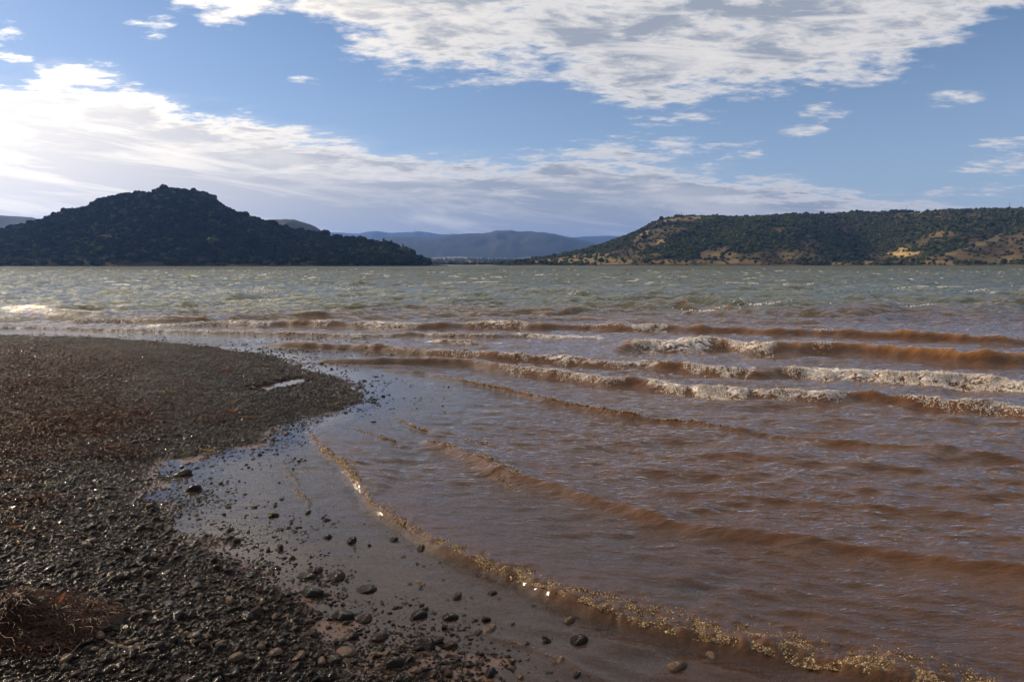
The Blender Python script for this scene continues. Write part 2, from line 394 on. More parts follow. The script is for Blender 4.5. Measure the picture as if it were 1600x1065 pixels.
# ------------------------------------------------------------------ materials of the near ground
def mat_ground():
    m, q, out = material('wet_red_mud')
    P = q.node('ShaderNodeNewGeometry').outputs['Position']
    dry = q.attr('dry')[2]
    n1 = q.noise(P, 3.0, 6, 0.6); n2 = q.noise(P, 42.0, 5, 0.65); n3 = q.noise(P, 160, 3, 0.6)
    wet = q.mix(q.ramp(n1, 0.35, 0.68), (0.095, 0.050, 0.032), (0.135, 0.066, 0.038))
    wet = q.mix(q.ramp(n2, 0.42, 0.62, 0, 0.6), wet, (0.035, 0.022, 0.018))
    dr = q.mix(q.ramp(n2, 0.36, 0.66), (0.008, 0.004, 0.0025), (0.030, 0.010, 0.0045))
    dr = q.mix(q.attr('soil')[2], dr, q.mix(q.ramp(n2, 0.4, 0.62), (0.014, 0.0045, 0.002), (0.045, 0.012, 0.004)))
    col = q.mix(dry, wet, dr)
    rough = q.m('ADD', q.ramp(dry, 0, 1, 0.22, 0.62), q.m('MULTIPLY', n2, 0.12))
    h = q.m('ADD', q.m('MULTIPLY', n2, 0.7), q.m('MULTIPLY', n3, 0.3))
    principled(q, out, col, rough, q.ramp(dry, 0, 1, 0.5, 0.12), bump(q, h, 0.010, 0.8))
    return m
def mat_water():
    m, q, out = material('silty_lake_water')
    geo = q.node('ShaderNodeNewGeometry'); P = geo.outputs['Position']
    dep = q.attr('depth')[2]; off = q.attr('offshore')[2]; foam = q.attr('foam')[2]; rise = q.attr('rise')[2]
    px, py, pz = q.sep(P)
    nb = q.noise(q.mapping(P, (0.12, 0.35, 1)), 1.0, 4, 0.55)
    o2 = q.m('ADD', q.m('SUBTRACT', py, q.m('MULTIPLY', px, 0.12)), q.m('MULTIPLY', q.m('SUBTRACT', nb, 0.5), 14.0))
    brown = q.mix(q.noise(P, 1.3, 3, 0.5), (0.058, 0.021, 0.0035), (0.096, 0.036, 0.0065))
    olive = q.mix(q.noise(P, 0.2, 3, 0.5), (0.044, 0.046, 0.009), (0.066, 0.069, 0.015))
    body = q.mix(q.ramp(o2, 17, 33), brown, olive)
    body = q.mix(q.m('MULTIPLY', q.ramp(rise, 0.05, 0.2), q.ramp(o2, 38, 18)), body, (0.20, 0.082, 0.013))  # orange on raised crests stands in for backlight glowing through the wave
    fn = q.noise(q.mapping(P, (1, 2.2, 1)), 9.0, 7, 0.7)
    fm = q.ramp(q.m('MULTIPLY', foam, q.ramp(fn, 0.40, 0.60)), 0.2, 0.7)
    body = q.mix(fm, body, (0.74, 0.66, 0.58))
    # ripples too small for the mesh
    far = q.ramp(py, 6, 60, 0, 1)
    b1 = q.noise(q.mapping(P, (6, 15, 1), (0, 0, 0.12)), 1.0, 5, 0.62, 0.4)
    b2 = q.noise(q.mapping(P, (18, 40, 1), (0, 0, -0.1)), 1.0, 3, 0.6, 0.3)
    b3 = q.noise(q.mapping(P, (2.2, 6.0, 1), (0, 0, 0.05)), 1.0, 7, 0.68, 0.4)
    calm = q.ramp(off, -0.1, 2.2, 0.06, 1.0)
    nrm = bump(q, b1, 0.040, q.m('MULTIPLY', calm, q.ramp(py, 4, 45, 0.55, 0.4)))
    nrm = bump(q, b2, 0.006, q.m('MULTIPLY', calm, q.ramp(py, 3, 18, 0.40, 0.0)), nrm)
    nrm = bump(q, b3, 0.10, q.ramp(py, 11, 26, 0.0, 0.9), nrm)
    b4 = q.noise(q.mapping(P, (0.45, 1.1, 1), (0, 0, 0.05)), 1.0, 5, 0.6, 0.4); b5 = q.noise(q.mapping(P, (0.10, 0.22, 1)), 1.0, 5, 0.6, 0.3)
    nrm = bump(q, b4, 0.55, q.ramp(py, 25, 70, 0.0, 0.9), nrm); nrm = bump(q, b5, 2.2, q.ramp(py, 90, 250, 0.0, 0.8), nrm)
    rough = q.m('ADD', q.ramp(py, 5, 160, 0.06, 0.15), q.m('MULTIPLY', fm, 0.5))
    dif = q.node('ShaderNodeBsdfDiffuse'); q.put(dif.inputs[0], body); q.put(dif.inputs['Normal'], nrm)
    tr = q.node('ShaderNodeBsdfTransparent')
    op = q.m('SUBTRACT', 1.0, q.m('EXPONENT', q.m('MULTIPLY', dep, -26.0)), clamp=True)
    op = q.m('MAXIMUM', op, fm)
    mx = q.node('ShaderNodeMixShader'); q.put(mx.inputs[0], op); q.put(mx.inputs[1], tr.outputs[0]); q.put(mx.inputs[2], dif.outputs[0])
    gl = q.node('ShaderNodeBsdfGlossy'); gl.inputs[0].default_value = (1, 1, 1, 1)
    q.put(gl.inputs['Roughness'], rough); q.put(gl.inputs['Normal'], nrm)
    fr = q.node('ShaderNodeFresnel'); fr.inputs[0].default_value = 1.38; q.put(fr.inputs[1], nrm)
    m2 = q.node('ShaderNodeMixShader')
    q.put(m2.inputs[0], q.m('MULTIPLY', fr.outputs[0], q.ramp(py, 20, 250, 1.0, 0.62), clamp=True)); q.put(m2.inputs[1], mx.outputs[0]); q.put(m2.inputs[2], gl.outputs[0])
    q.put(out.inputs[0], m2.outputs[0])
    return m

# ------------------------------------------------------------------ ground and water sheets
ny, nx = 330, 520
yy = 0.6 * (19 / 0.6) ** (np.linspace(0, 1, ny)); aa = np.linspace(-1.5, 1.1, nx)
Y, A_ = np.meshgrid(yy, aa, indexing='ij'); X = A_ * Y
X = np.where(Y < 2.2, A_ * (0.6 * 2.2 + 0.4 * Y), X)
Z, SH = ground_z(X, Y)
V = np.stack([X, Y, Z], -1).reshape(-1, 3)
me = np_mesh('ground', V, grid_faces(ny, nx), mat_ground())
add_attr(me, 'dry', sst(SH, -0.1, 0.35).ravel())
add_attr(me, 'soil', (sst(SH + 1.2 * (fbm(X * 1.1, Y * 2.0, 4, 501) - .5), 0.9, 1.9) * sst(Y, 3.6, 5.2) * (1 - sst(X / Y + 0.25 * (fbm(X * 1.5, Y * 1.5, 2, 503) - .5), -0.62, -0.40))).ravel())
tag(link('ground', me), kind='structure')

r_ = [2.0]
while r_[-1] < 40: r_.append(r_[-1] * 1.0052)
while r_[-1] < 230: r_.append(r_[-1] + 0.42 * max(1, r_[-1] / 110))
while r_[-1] < 1700: r_.append(r_[-1] * 1.03)
yy = np.array(r_); aa = np.linspace(-0.92, 0.92, 660)
Y, A_ = np.meshgrid(yy, aa, indexing='ij'); X = A_ * Y
Z, OFF, CZ, OPEN = water_z(X, Y)
G, _ = ground_z(X, Y)
G = np.where(Y < 18, G, -3)
Z = np.where(Y > 230, Z * 0.5, Z)
FO = np.zeros_like(X)
for c in CR:
    ok = (X > c.x0) & (X < c.x1) & (Y < 40)
    if c.kind != 'white' or not ok.any(): continue
    q = c.d(X[ok], Y[ok]); U, _v = project(X[ok], Y[ok], 0)
    am = np.zeros_like(q)
    for u0, u1, f in c.foam: am = np.maximum(am, f * sst(U, u0 - 5, u0 + 12) * (1 - sst(U, u1 - 12, u1 + 5)))
    FO[ok] = np.maximum(FO[ok], np.minimum(am, 1.2) * np.clip(1.6 * vnoise(X[ok] * 2.4, Y[ok] * 0.6, 93) , 0.2, 1.1) * np.where(q < 0, np.exp(-(q / (1.4 * c.wf)) ** 2), np.exp(-q / (c.wb * 1.3))))
AM = np.zeros_like(X)
for c in CR:
    ok = (X > c.x0) & (X < c.x1) & (Y < 12)
    if c.kind != 'amber' or not ok.any(): continue
    q = c.d(X[ok], Y[ok]); U, _v = project(X[ok], Y[ok], 0); am = np.zeros_like(q)
    for u0, u1, f in c.foam: am = np.maximum(am, f * sst(U, u0 - 5, u0 + 12) * (1 - sst(U, u1 - 12, u1 + 5)))
    AM[ok] = np.maximum(AM[ok], np.minimum(am, 1.3) * np.where(q < 0, np.exp(-(q / (1.2 * c.wf)) ** 2), np.exp(-q / (c.wb * 0.4))))
Z = Z + np.clip(FO, 0, 1.1) * (fbm(X * 11, Y * 11, 3, 303) - 0.42) * np.clip(0.012 + 0.0028 * Y, 0, 0.08) + AM * (fbm(X * 26, Y * 26, 2, 305) - 0.4) * 0.030
wc = sst(fbm(X * 0.5, Y * 0.9, 3, 91), 0.70, 0.76) * sst(Y, 26, 60) * sst(Z, 0.03, 0.09)
FO = np.maximum(FO, wc * 1.3)
keep = (G < Z + 0.02)
V = np.stack([X, Y, Z], -1).reshape(-1, 3)
me = np_mesh('water', V, grid_faces(*X.shape, keep), mat_water())
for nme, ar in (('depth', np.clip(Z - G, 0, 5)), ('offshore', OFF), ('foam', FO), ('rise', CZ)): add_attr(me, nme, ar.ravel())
tag(link('water', me), kind='structure')
print('water verts', len(V))

# ------------------------------------------------------------------ instancing helper for the uncountable masses
def scatter(name, P, R, Sc, idx, tint, sources, label=None, mat=None, ico=None):
    me = bpy.data.meshes.new(name); me.vertices.add(len(P)); me.vertices.foreach_set('co', np.asarray(P, np.float32).ravel())
    add_attr(me, 'rot', R, 'FLOAT_VECTOR'); add_attr(me, 'scl', Sc, 'FLOAT_VECTOR'); add_attr(me, 'idx', idx, 'INT'); add_attr(me, 'tint', tint)
    nt = bpy.data.node_groups.new(name, 'GeometryNodeTree')
    nt.interface.new_socket('Geometry', in_out='INPUT', socket_type='NodeSocketGeometry')
    nt.interface.new_socket('Geometry', in_out='OUTPUT', socket_type='NodeSocketGeometry')
    N = nt.nodes; L = nt.links; gi = N.new('NodeGroupInput'); go = N.new('NodeGroupOutput')
    join = N.new('GeometryNodeJoinGeometry'); outs = []
    if sources:
        for s_ in sources:
            oi = N.new('GeometryNodeObjectInfo'); oi.transform_space = 'ORIGINAL'; oi.inputs['Object'].default_value = s_
            g2 = N.new('GeometryNodeGeometryToInstance'); L.new(oi.outputs['Geometry'], g2.inputs[0]); outs.append(g2)
    else:
        sub, amt, cnt, sc = ico
        for k in range(cnt):
            ic = N.new('GeometryNodeMeshIcoSphere'); ic.inputs['Radius'].default_value = 1; ic.inputs['Subdivisions'].default_value = sub
            pos = N.new('GeometryNodeInputPosition'); no = N.new('ShaderNodeTexNoise'); no.noise_dimensions = '4D'
            no.inputs['W'].default_value = 7.7 * k; no.inputs['Scale'].default_value = sc; no.inputs['Detail'].default_value = 3
            L.new(pos.outputs[0], no.inputs['Vector'])
            mr = N.new('ShaderNodeMapRange'); L.new(no.outputs['Fac'], mr.inputs[0])
            for i, v in ((1, 0.3), (2, 0.7), (3, 1 - amt), (4, 1 + amt)): mr.inputs[i].default_value = v
            vm = N.new('ShaderNodeVectorMath'); vm.operation = 'SCALE'; L.new(pos.outputs[0], vm.inputs[0]); L.new(mr.outputs[0], vm.inputs['Scale'])
            sp = N.new('GeometryNodeSetPosition'); L.new(ic.outputs[0], sp.inputs[0]); L.new(vm.outputs[0], sp.inputs['Position'])
            ss = N.new('GeometryNodeSetShadeSmooth'); L.new(sp.outputs[0], ss.inputs[0])
            sm = N.new('GeometryNodeSetMaterial'); L.new(ss.outputs[0], sm.inputs[0]); sm.inputs['Material'].default_value = mat
            g2 = N.new('GeometryNodeGeometryToInstance'); L.new(sm.outputs[0], g2.inputs[0]); outs.append(g2)
    for g2 in reversed(outs): L.new(g2.outputs[0], join.inputs[0])
    def na(nm, ty):
        a = N.new('GeometryNodeInputNamedAttribute'); a.data_type = ty; a.inputs[0].default_value = nm; return a.outputs[0]
    iop = N.new('GeometryNodeInstanceOnPoints'); L.new(gi.outputs[0], iop.inputs['Points']); L.new(join.outputs[0], iop.inputs['Instance'])
    iop.inputs['Pick Instance'].default_value = True
    L.new(na('idx', 'INT'), iop.inputs['Instance Index']); L.new(na('scl', 'FLOAT_VECTOR'), iop.inputs['Scale'])
    e2r = N.new('FunctionNodeEulerToRotation'); L.new(na('rot', 'FLOAT_VECTOR'), e2r.inputs[0]); L.new(e2r.outputs[0], iop.inputs['Rotation'])
    L.new(iop.outputs[0], go.inputs[0])
    if mat and sources is None: me.materials.append(mat)
    o = link(name, me); md = o.modifiers.new('scatter', 'NODES'); md.node_group = nt
    return tag(o, label, kind='stuff')

# ------------------------------------------------------------------ stones
def mat_stone():
    m, q, out = material('wet_stone')
    tg = q.attr('tint', 'INSTANCER')[2]; to = q.attr('tint', 'OBJECT')[2]
    t = q.m('ADD', tg, to)
    P = q.node('ShaderNodeTexCoord').outputs['Object']
    n1 = q.noise(P, 2.4, 5, 0.65); n2 = q.noise(P, 9.0, 4, 0.6)
    r = q.node('ShaderNodeValToRGB'); q.put(r.inputs[0], t); e = r.color_ramp.elements
    e[0].position = 0.0; e[0].color = (0.005, 0.004, 0.0035, 1); e[1].position = 1.0; e[1].color = (0.15, 0.095, 0.060, 1)
    for p_, c_ in ((0.3, (0.012, 0.0065, 0.0038)), (0.55, (0.025, 0.0115, 0.006)), (0.75, (0.032, 0.021, 0.014)), (0.90, (0.040, 0.012, 0.005))):
        k = e.new(p_); k.color = c_ + (1,)
    col = q.mix(q.ramp(n1, 0.35, 0.7, 0, 0.55), r.outputs[0], (0.010, 0.007, 0.006))
    principled(q, out, col, q.ramp(n2, 0.3, 0.7, 0.13, 0.34), 0.22, bump(q, n2, 0.10, 0.6))
    return m
M_STONE = mat_stone()
def stone_mesh(seed, flat, facets=9, sub=3):
    r = random.Random(seed); bm = bmesh.new(); bmesh.ops.create_icosphere(bm, subdivisions=sub, radius=1)
    pl = []
    for _ in range(facets):
        v = Vector((r.gauss(0, 1), r.gauss(0, 1), r.gauss(0, 1))).normalized(); pl.append((v, r.uniform(0.62, 0.95)))
    for v in bm.verts:
        n_ = v.co.normalized(); s_ = 1.0
        for p_, d_ in pl:
            c_ = n_.dot(p_)
            if c_ > 0.05:
                t_ = d_ / c_
                if t_ < s_ * 1.05: s_ = min(s_, t_) if abs(t_ - s_) > 0.08 else min(s_, t_) - 0.01
        v.co = n_ * s_
    sx, sy = r.uniform(0.85, 1.15), r.uniform(0.62, 0.9)
    for v in bm.verts: v.co = Vector((v.co.x * sx, v.co.y * sy, v.co.z * flat))
    me = bpy.data.meshes.new('stone'); bm.to_mesh(me); bm.free()
    me.polygons.foreach_set('use_smooth', np.ones(len(me.polygons), bool)); me.materials.append(M_STONE)
    return me
STONES = [stone_mesh(k, fl, fc) for k, (fl, fc) in enumerate([(0.42, 8), (0.55, 10), (0.38, 12), (0.62, 9), (0.48, 7), (0.33, 10), (0.58, 12), (0.45, 9), (0.70, 11), (0.50, 8)])]

# single stones one can point to: (u, v, length m, mesh, tint, rotz, label)
NAMED = [
 (890, 969, 0.060, 3, 1.0, 0.6, 'pale angular stone standing in the thin water between the foam line and the bottom edge'),
 (905, 1000, 0.080, 4, 0.15, 0.2, 'dark flat stone lying just below the pale angular stone in shallow water'),
 (877, 1032, 0.052, 6, 0.95, 1.2, 'round amber topped pebble on the low swash line near the bottom edge'),
 (1058, 1040, 0.075, 1, 0.9, 0.5, 'reddish wedge shaped stone in the shallows near the bottom edge'),
 (1112, 1024, 0.062, 3, 0.9, 1.9, 'reddish block of stone right of the wedge shaped one in the shallows'),
 (769, 926, 0.045, 8, 0.3, 0.3, 'small brown stone alone in shallow water under the long foam line'),
 (665, 850, 0.075, 0, 0.92, 0.3, 'flat pink stone barely above the water below the foam line'),
 (644, 828, 0.060, 3, 0.1, 2.0, 'dark stone touching the long foam line from below'),
 (601, 810, 0.065, 8, 0.7, 1.0, 'grey topped stone just left of the long foam line'),
 (615, 843, 0.065, 9, 0.1, 0.8, 'dark pointed stone in the film of water under the foam line'),
 (550, 845, 0.075, 3, 0.12, 1.3, 'dark lone stone in the water film right of the stone cluster'),
 (512, 839, 0.060, 6, 0.1, 0.4, 'dark stone right below the small stone cluster in the film'),
 (542, 750, 0.060, 9, 0.05, 0.9, 'black stone sitting in rippled film left of the foam line'),
 (427, 805, 0.060, 8, 0.1, 0.5, 'dark round stone on the mirror like film above the clusters'),
 (584, 659, 0.055, 1, 0.05, 0.2, 'small black stone off the tip of the gravel spit'),
 (304, 765, 0.110, 3, 0.15, 0.4, 'large dark stone in the blue reflecting pool beside the gravel'),
 (285, 741, 0.140, 0, 0.2, 0.1, 'broad flat dark stone at the upper end of the reflecting pool'),
 (655, 961, 0.080, 4, 0.15, 0.1, 'upper dark stone of the pair resting in the wet mud low in the middle'),
 (662, 952, 0.045, 8, 0.2, 0.7, 'small stone on top of the pair resting in the wet mud'),
 (704, 964, 0.060, 1, 0.12, 0.1, 'dark stone right of the stacked pair in the wet mud'),
 (571, 968, 0.075, 0, 0.30, 0.7, 'lopsided brown stone left of the stacked pair in the mud'),
 (537, 964, 0.085, 8, 0.06, 0.1, 'thick black stone half sunk in mud right of the gravel edge'),
 (488, 929, 0.095, 8, 0.04, 0.0, 'large black block on the right tip of the gravel heap'),
 (525, 907, 0.040, 6, 0.2, 0.2, 'small round topped stone in the film right of the black block'),
 (574, 921, 0.090, 5, 0.15, 0.1, 'flat stone slab breaking the film of water in the middle'),
 (527, 903, 0.095, 0, 0.22, 0.6, 'slanting long stone in the film of water above the black block'),
 (482, 900, 0.090, 5, 0.12, 0.1, 'flat dark stone nearest the gravel on the film of water'),
 (549, 996, 0.070, 6, 0.25, 0.2, 'dark lumpy stone in the mud under the lopsided brown one'),
 (593, 996, 0.080, 0, 0.4, 0.1, 'low brown stone right of the lumpy stone in the mud'),
 (668, 1008, 0.085, 8, 0.05, 2.4, 'black pointed stone near the bottom edge of the mud flat'),
 (541, 1020, 0.085, 5, 0.5, 0.1, 'long flat pinkish brown stone above the bottom gravel strip'),
 (615, 1040, 0.090, 3, 0.15, 0.3, 'dark rounded stone on the bottom gravel strip'),
 (704, 1009, 0.050, 1, 0.45, 0.4, 'small brown stone right of the black pointed stone'),
 (748, 988, 0.045, 4, 0.4, 0.9, 'brown chip of stone near the right end of the mud flat'),
 (762, 986, 0.060, 0, 0.5, 0.3, 'flat brown chip at the right end of the mud flat'),
]
named_xy = []
for (u, v, L_, mi, ti, rz, lab) in NAMED:
    x, y = unproj(u, v); gz = max(float(ground_z(np.array([x]), np.array([y]))[0][0]), -0.010)
    o = link('stone', STONES[mi], None, (x, y, gz + L_ * 0.08), (random.uniform(-.12, .12), random.uniform(-.12, .12), rz), (L_ * 0.55,) * 3)
    o['tint'] = ti; tag(o, lab, 'stone', 'single stones standing in the water film'); named_xy.append((x, y))

# gravel: random positions on the beach; the 250 largest in view are things, the rest is the gravel mass
def gravel_points(n, ymin, ymax, power=1.0):
    y = ymin + (ymax - ymin) * rng.random(n) ** power
    x = rng.uniform(-0.86, 0.45, n) * y
    return x, y
DENS_PATCH = [((480, 822), 0.16, 0.09), ((430, 833), 0.14, 0.08), ((395, 850), 0.15, 0.08), ((445, 845), 0.15, 0.06), ((318, 772), 0.22, 0.10), ((280, 742), 0.2, 0.08), ((330, 790), 0.2, 0.05),
              ((450, 940), 0.22, 0.12), ((560, 1000), 0.15, 0.05), ((620, 1025), 0.20, 0.12), ((680, 1040), 0.25, 0.10), ((740, 1050), 0.2, 0.05), ((860, 1050), 0.05, 0.02),
              ((470, 665), 0.35, 0.12), ((520, 655), 0.35, 0.10), ((560, 600), 0.3, 0.10), ((500, 560), 0.8, 0.12), ((440, 545), 1.0, 0.12), ((455, 720), 0.2, 0.04), ((440, 690), 0.25, 0.10)]
DP = [(unproj(*p), r, w) for p, r, w in DENS_PATCH]
def soil_f(x, y, s):
    return sst(s + 1.2 * (fbm(x * 1.1, y * 2.0, 4, 501) - .5), 0.9, 1.9) * sst(y, 3.6, 5.2) * (1 - sst(x / y + 0.25 * (fbm(x * 1.5, y * 1.5, 2, 503) - .5), -0.62, -0.40))
def density(x, y):
    _, s = ground_z(x, y)
    dn = sst(s, -0.03, 0.10)
    dn = dn * (1 - 0.62 * soil_f(x, y, s))
    dn = np.maximum(dn, 0.42 * sst(s, -0.38, 0.0) * sst(fbm(x * 6, y * 6, 3, 77), 0.44, 0.62))
    dn = np.maximum(dn, 0.085 * sst(s, -1.4, -0.1) * sst(fbm(x * 3, y * 3, 3, 78), 0.42, 0.6) * (1 - sst(x, -0.4, 0.6)))
    for (c, r, w) in DP:
        dn = np.maximum(dn, w * 2.4 * np.exp(-(((x - c[0]) ** 2 + ((y - c[1]) * 0.6) ** 2) / (r * r))))
    p = sdist(PUDDLE, x, y) + (fbm(x * 7, y * 7, 3, 701) - .5) * 0.34; dn = dn * (1 - 0.97 * sst(p, -0.04, 0.03))
    return dn, s
PX, PY, PS, PT = [], [], [], []
for n_, a_, b_, pw, sz, sg in ((190000, 1.9, 4.6, 1.0, 0.0052, 0.42), (22000, 1.9, 5.0, 1.0, 0.0105, 0.42), (190000, 4.4, 8.2, 1.0, 0.0068, 0.36), (17000, 4.4, 9.0, 1.0, 0.0125, 0.28), (150000, 8.0, 17.5, 1.1, 0.0125, 0.30), (600, 1.9, 4.3, 1.0, 0.018, 0.25)):
    x, y = gravel_points(n_, a_, b_, pw); dn, s = density(x, y)
    k = rng.random(n_) < dn; x, y, s = x[k], y[k], s[k]
    PX.append(x); PY.append(y); PS.append(sz * np.exp(rng.normal(0, sg, len(x))) * np.where(s < -0.05, 1.15, 1.0)); PT.append(s)
PX, PY, PS, PT = map(np.concatenate, (PX, PY, PS, PT))
PS = np.minimum(PS, 0.032)
GZ, _ = ground_z(PX, PY)
tint = np.clip(rng.beta(1.3, 2.9, len(PX)), 0, 0.99)
tint = np.where(rng.random(len(PX)) < 0.02, 0.98, tint)
soil = soil_f(PX, PY, PT); tint = np.where(rng.random(len(PX)) < soil * 0.7, rng.uniform(0.84, 0.90, len(PX)), tint)
uu, vv = project(PX, PY, GZ)
vis = (uu > -40) & (uu < 1640) & (vv < 1085)
view = PS / PY
order = np.argsort(-np.where(vis & (uu > 4) & (vv < 1058), view, 0))
top = order[:255]; mask = np.ones(len(PX), bool); mask[top] = False
zc = np.maximum(GZ, -0.012) + PS * rng.uniform(0.05, 0.55, len(PX)) * np.where(PT > 0.1, 1, 0.35)
rot = np.stack([rng.normal(0, 0.28, len(PX)), rng.normal(0, 0.28, len(PX)), rng.uniform(0, 6.28, len(PX))], -1)
src = []
PAL = [(0.25, 'black brown'), (0.5, 'dark brown'), (0.72, 'brown grey'), (0.86, 'rust brown'), (1.1, 'pale grey')]
for ki, i in enumerate(top):
    o = link('stone', STONES[ki % len(STONES)], None, (PX[i], PY[i], zc[i] + PS[i] * 0.2), rot[i], (PS[i],) * 3)
    o['tint'] = float(tint[i]); tn = [b for a, b in PAL if tint[i] < a][0]
    shp = ['flattish', 'rounded', 'thin', 'chunky', 'low faceted', 'slab like', 'blocky', 'lopsided', 'thick', 'angular'][int(np.flatnonzero(top == i)[0]) % 10]
    place = ('beside the brown weed heap' if uu[i] < 170 and vv[i] > 880 else 'at the bottom left edge of the gravel' if vv[i] > 1000 and uu[i] < 380 else
             'in the gravel strip along the bottom edge' if uu[i] > 480 and vv[i] > 980 else 'on the ragged gravel edge by the mud' if uu[i] > 360 and vv[i] > 860 else
             'in the open foreground gravel above the weed heap' if uu[i] < 200 else 'in the middle of the foreground gravel' if vv[i] > 800 else 'at the gravel edge by the blue pool')
    tag(o, 'larger %s %s stone %s' % (shp, tn, place), 'stone', 'larger %s %s stones %s' % (shp, tn, place))
    src.append(o)
proto = []
seen_m = {}
for o in src: seen_m.setdefault(o.data.name, o)
proto = list(seen_m.values())
idx = rng.integers(0, len(proto), len(PX))
k = mask & vis
scatter('gravel', np.stack([PX, PY, zc], -1)[k], rot[k], np.repeat(PS[k, None], 3, 1) * rng.uniform(0.75, 1.25, (k.sum(), 3)), idx[k], tint[k], proto, 'dark wet gravel covering the beach')
print('gravel', k.sum())

# ------------------------------------------------------------------ foam
def mat_foam(name, col, rough, tr):
    m, q, out = material(name)
    t = q.attr('tint', 'INSTANCER')[2]
    c = q.mix(t, col[0], col[1])
    b = principled(q, None, c, rough, 0.6)
    tl = q.node('ShaderNodeBsdfTranslucent'); q.put(tl.inputs[0], c)
    mx = q.node('ShaderNodeMixShader'); mx.inputs[0].default_value = tr
    q.put(mx.inputs[1], b.outputs[0]); q.put(mx.inputs[2], tl.outputs[0]); q.put(out.inputs[0], mx.outputs[0])
    return m
M_FOAMW = mat_foam('white_foam', ((0.62, 0.50, 0.39), (0.90, 0.86, 0.81)), 0.5, 0.42)
M_FOAMA = mat_foam('amber_bubbles', ((0.085, 0.036, 0.007), (0.85, 0.58, 0.28)), 0.05, 0.3)  # amber water tone; the pale gold end paints sun glints into the colour
for kind, mat, nm, lab in (('white', M_FOAMW, 'wave_foam', 'white broken foam on the breaking wave crests'), ('amber', M_FOAMA, 'foam_bubbles', 'glittering amber bubbles along the thin wash lines')):
    FX, FY, FZ, FS, FT = [], [], [], [], []
    for c in CR:
        if c.kind != kind: continue
        for u0, u1, f in c.foam:
            xs = c.xs; Uc, _ = project(xs, c.ys, c.A); ok = (Uc > u0) & (Uc < u1)
            if ok.sum() < 2: continue
            xa, xb = xs[ok][0], xs[ok][-1]; ym = np.median(c.ys[ok]); L_ = np.sum(np.hypot(np.diff(xs[ok]), np.diff(c.ys[ok])))
            size = (0.0016 + 0.00028 * min(ym, 16)) if kind == 'white' else (0.0012 + 0.00042 * min(ym, 9))
            wid = c.A * (0.7 + 0.9 * min(f, 1.6)) if kind == 'white' else (0.010 + 1.15 * c.A * f)
            n_ = int(min(f, 1.7) * L_ * (wid + 0.03) / (size * size) * (0.45 if kind == 'white' else 1.2)); n_ = min(n_, 110000)
            x = rng.uniform(xa, xb, n_)
            ed = np.minimum(sst(x, xa - 0.02, xa + 0.22 * (xb - xa)), 1 - sst(x, xb - 0.22 * (xb - xa), xb + 0.02))
            cl = vnoise(x * 1.6, x * 0 + ym, 55) * 0.55 + vnoise(x * 5, x * 0 + ym, 56) * 0.3 + vnoise(x * 16, x * 0 + ym, 57) * 0.15
            dcr = (rng.normal(-0.30, 0.50, n_) - 0.9 * (vnoise(x * 9, x * 0 + ym, 58) - .5)) * wid * (0.15 + 1.5 * cl) * (0.35 + 0.65 * ed)
            if kind == 'amber': dcr = np.abs(rng.normal(0, 0.55, n_)) * wid * (0.35 + cl) * np.clip(6 / max(ym, 1), 0.6, 1.6) - wid * 0.25
            pn2 = fbm(x * 13, (np.interp(x, c.xs, c.ys) + dcr) * 13, 2, 59); kk = (rng.random(n_) < np.clip(ed * 1.6, 0, 1) * np.clip((cl - ((0.40 if kind == 'white' else 0.30) - 0.24 * min(f, 1.5))) * 5, 0.03, 1) * np.clip((pn2 - 0.36) * 5, 0.06, 1)); x, dcr, cl = x[kk], dcr[kk], cl[kk]
            y = np.interp(x, c.xs, c.ys) + dcr * np.sqrt(1 + np.interp(x, c.xs, c.m) ** 2)
            z = water_z(x, y)[0]
            up = np.abs(rng.normal(0, 0.35, len(x))) * wid * 0.36 * (cl ** 1.5) * vnoise(x * 11, x * 0 + ym, 60) * (1 if kind == 'white' else 0.25) * min(f, 1.3)
            FX.append(x); FY.append(y); FZ.append(z + up * np.clip(1 - np.abs(dcr) / (wid * 1.5), 0, 1)); s_ = size * np.exp(rng.normal(0, 0.32, len(x)))
            FS.append(s_); FT.append(np.clip(rng.beta(1.5, 1.4, len(x)) if kind == 'white' else rng.beta(0.42, 1.3, len(x)), 0, 1))
    # scattered whitecaps out on the lake
    if kind == 'white':
        for _ in range(46):
            y0 = math.exp(rng.uniform(math.log(26), math.log(170))); x0 = rng.uniform(-0.8, 0.8) * y0; n_ = 60
            w = rng.uniform(0.25, 0.7); x = x0 + rng.normal(0, w, n_); y = y0 + rng.normal(0, 0.12, n_)
            FX.append(x); FY.append(y); FZ.append(water_z(x, y)[0] + 0.03); FS.append(np.full(n_, 0.022) * rng.uniform(.5, 1.5, n_)); FT.append(np.full(n_, 0.9))
    FX, FY, FZ, FS, FT = map(np.concatenate, (FX, FY, FZ, FS, FT)); n_ = len(FX); print(nm, n_)
    scatter(nm, np.stack([FX, FY, FZ], -1), rng.uniform(0, 6.28, (n_, 3)), FS[:, None] * rng.uniform(0.6, 1.4, (n_, 3)), rng.integers(0, 5, n_), FT, None, lab, mat, (1 if kind == 'amber' else 2, 0.35, 5, 1.6))

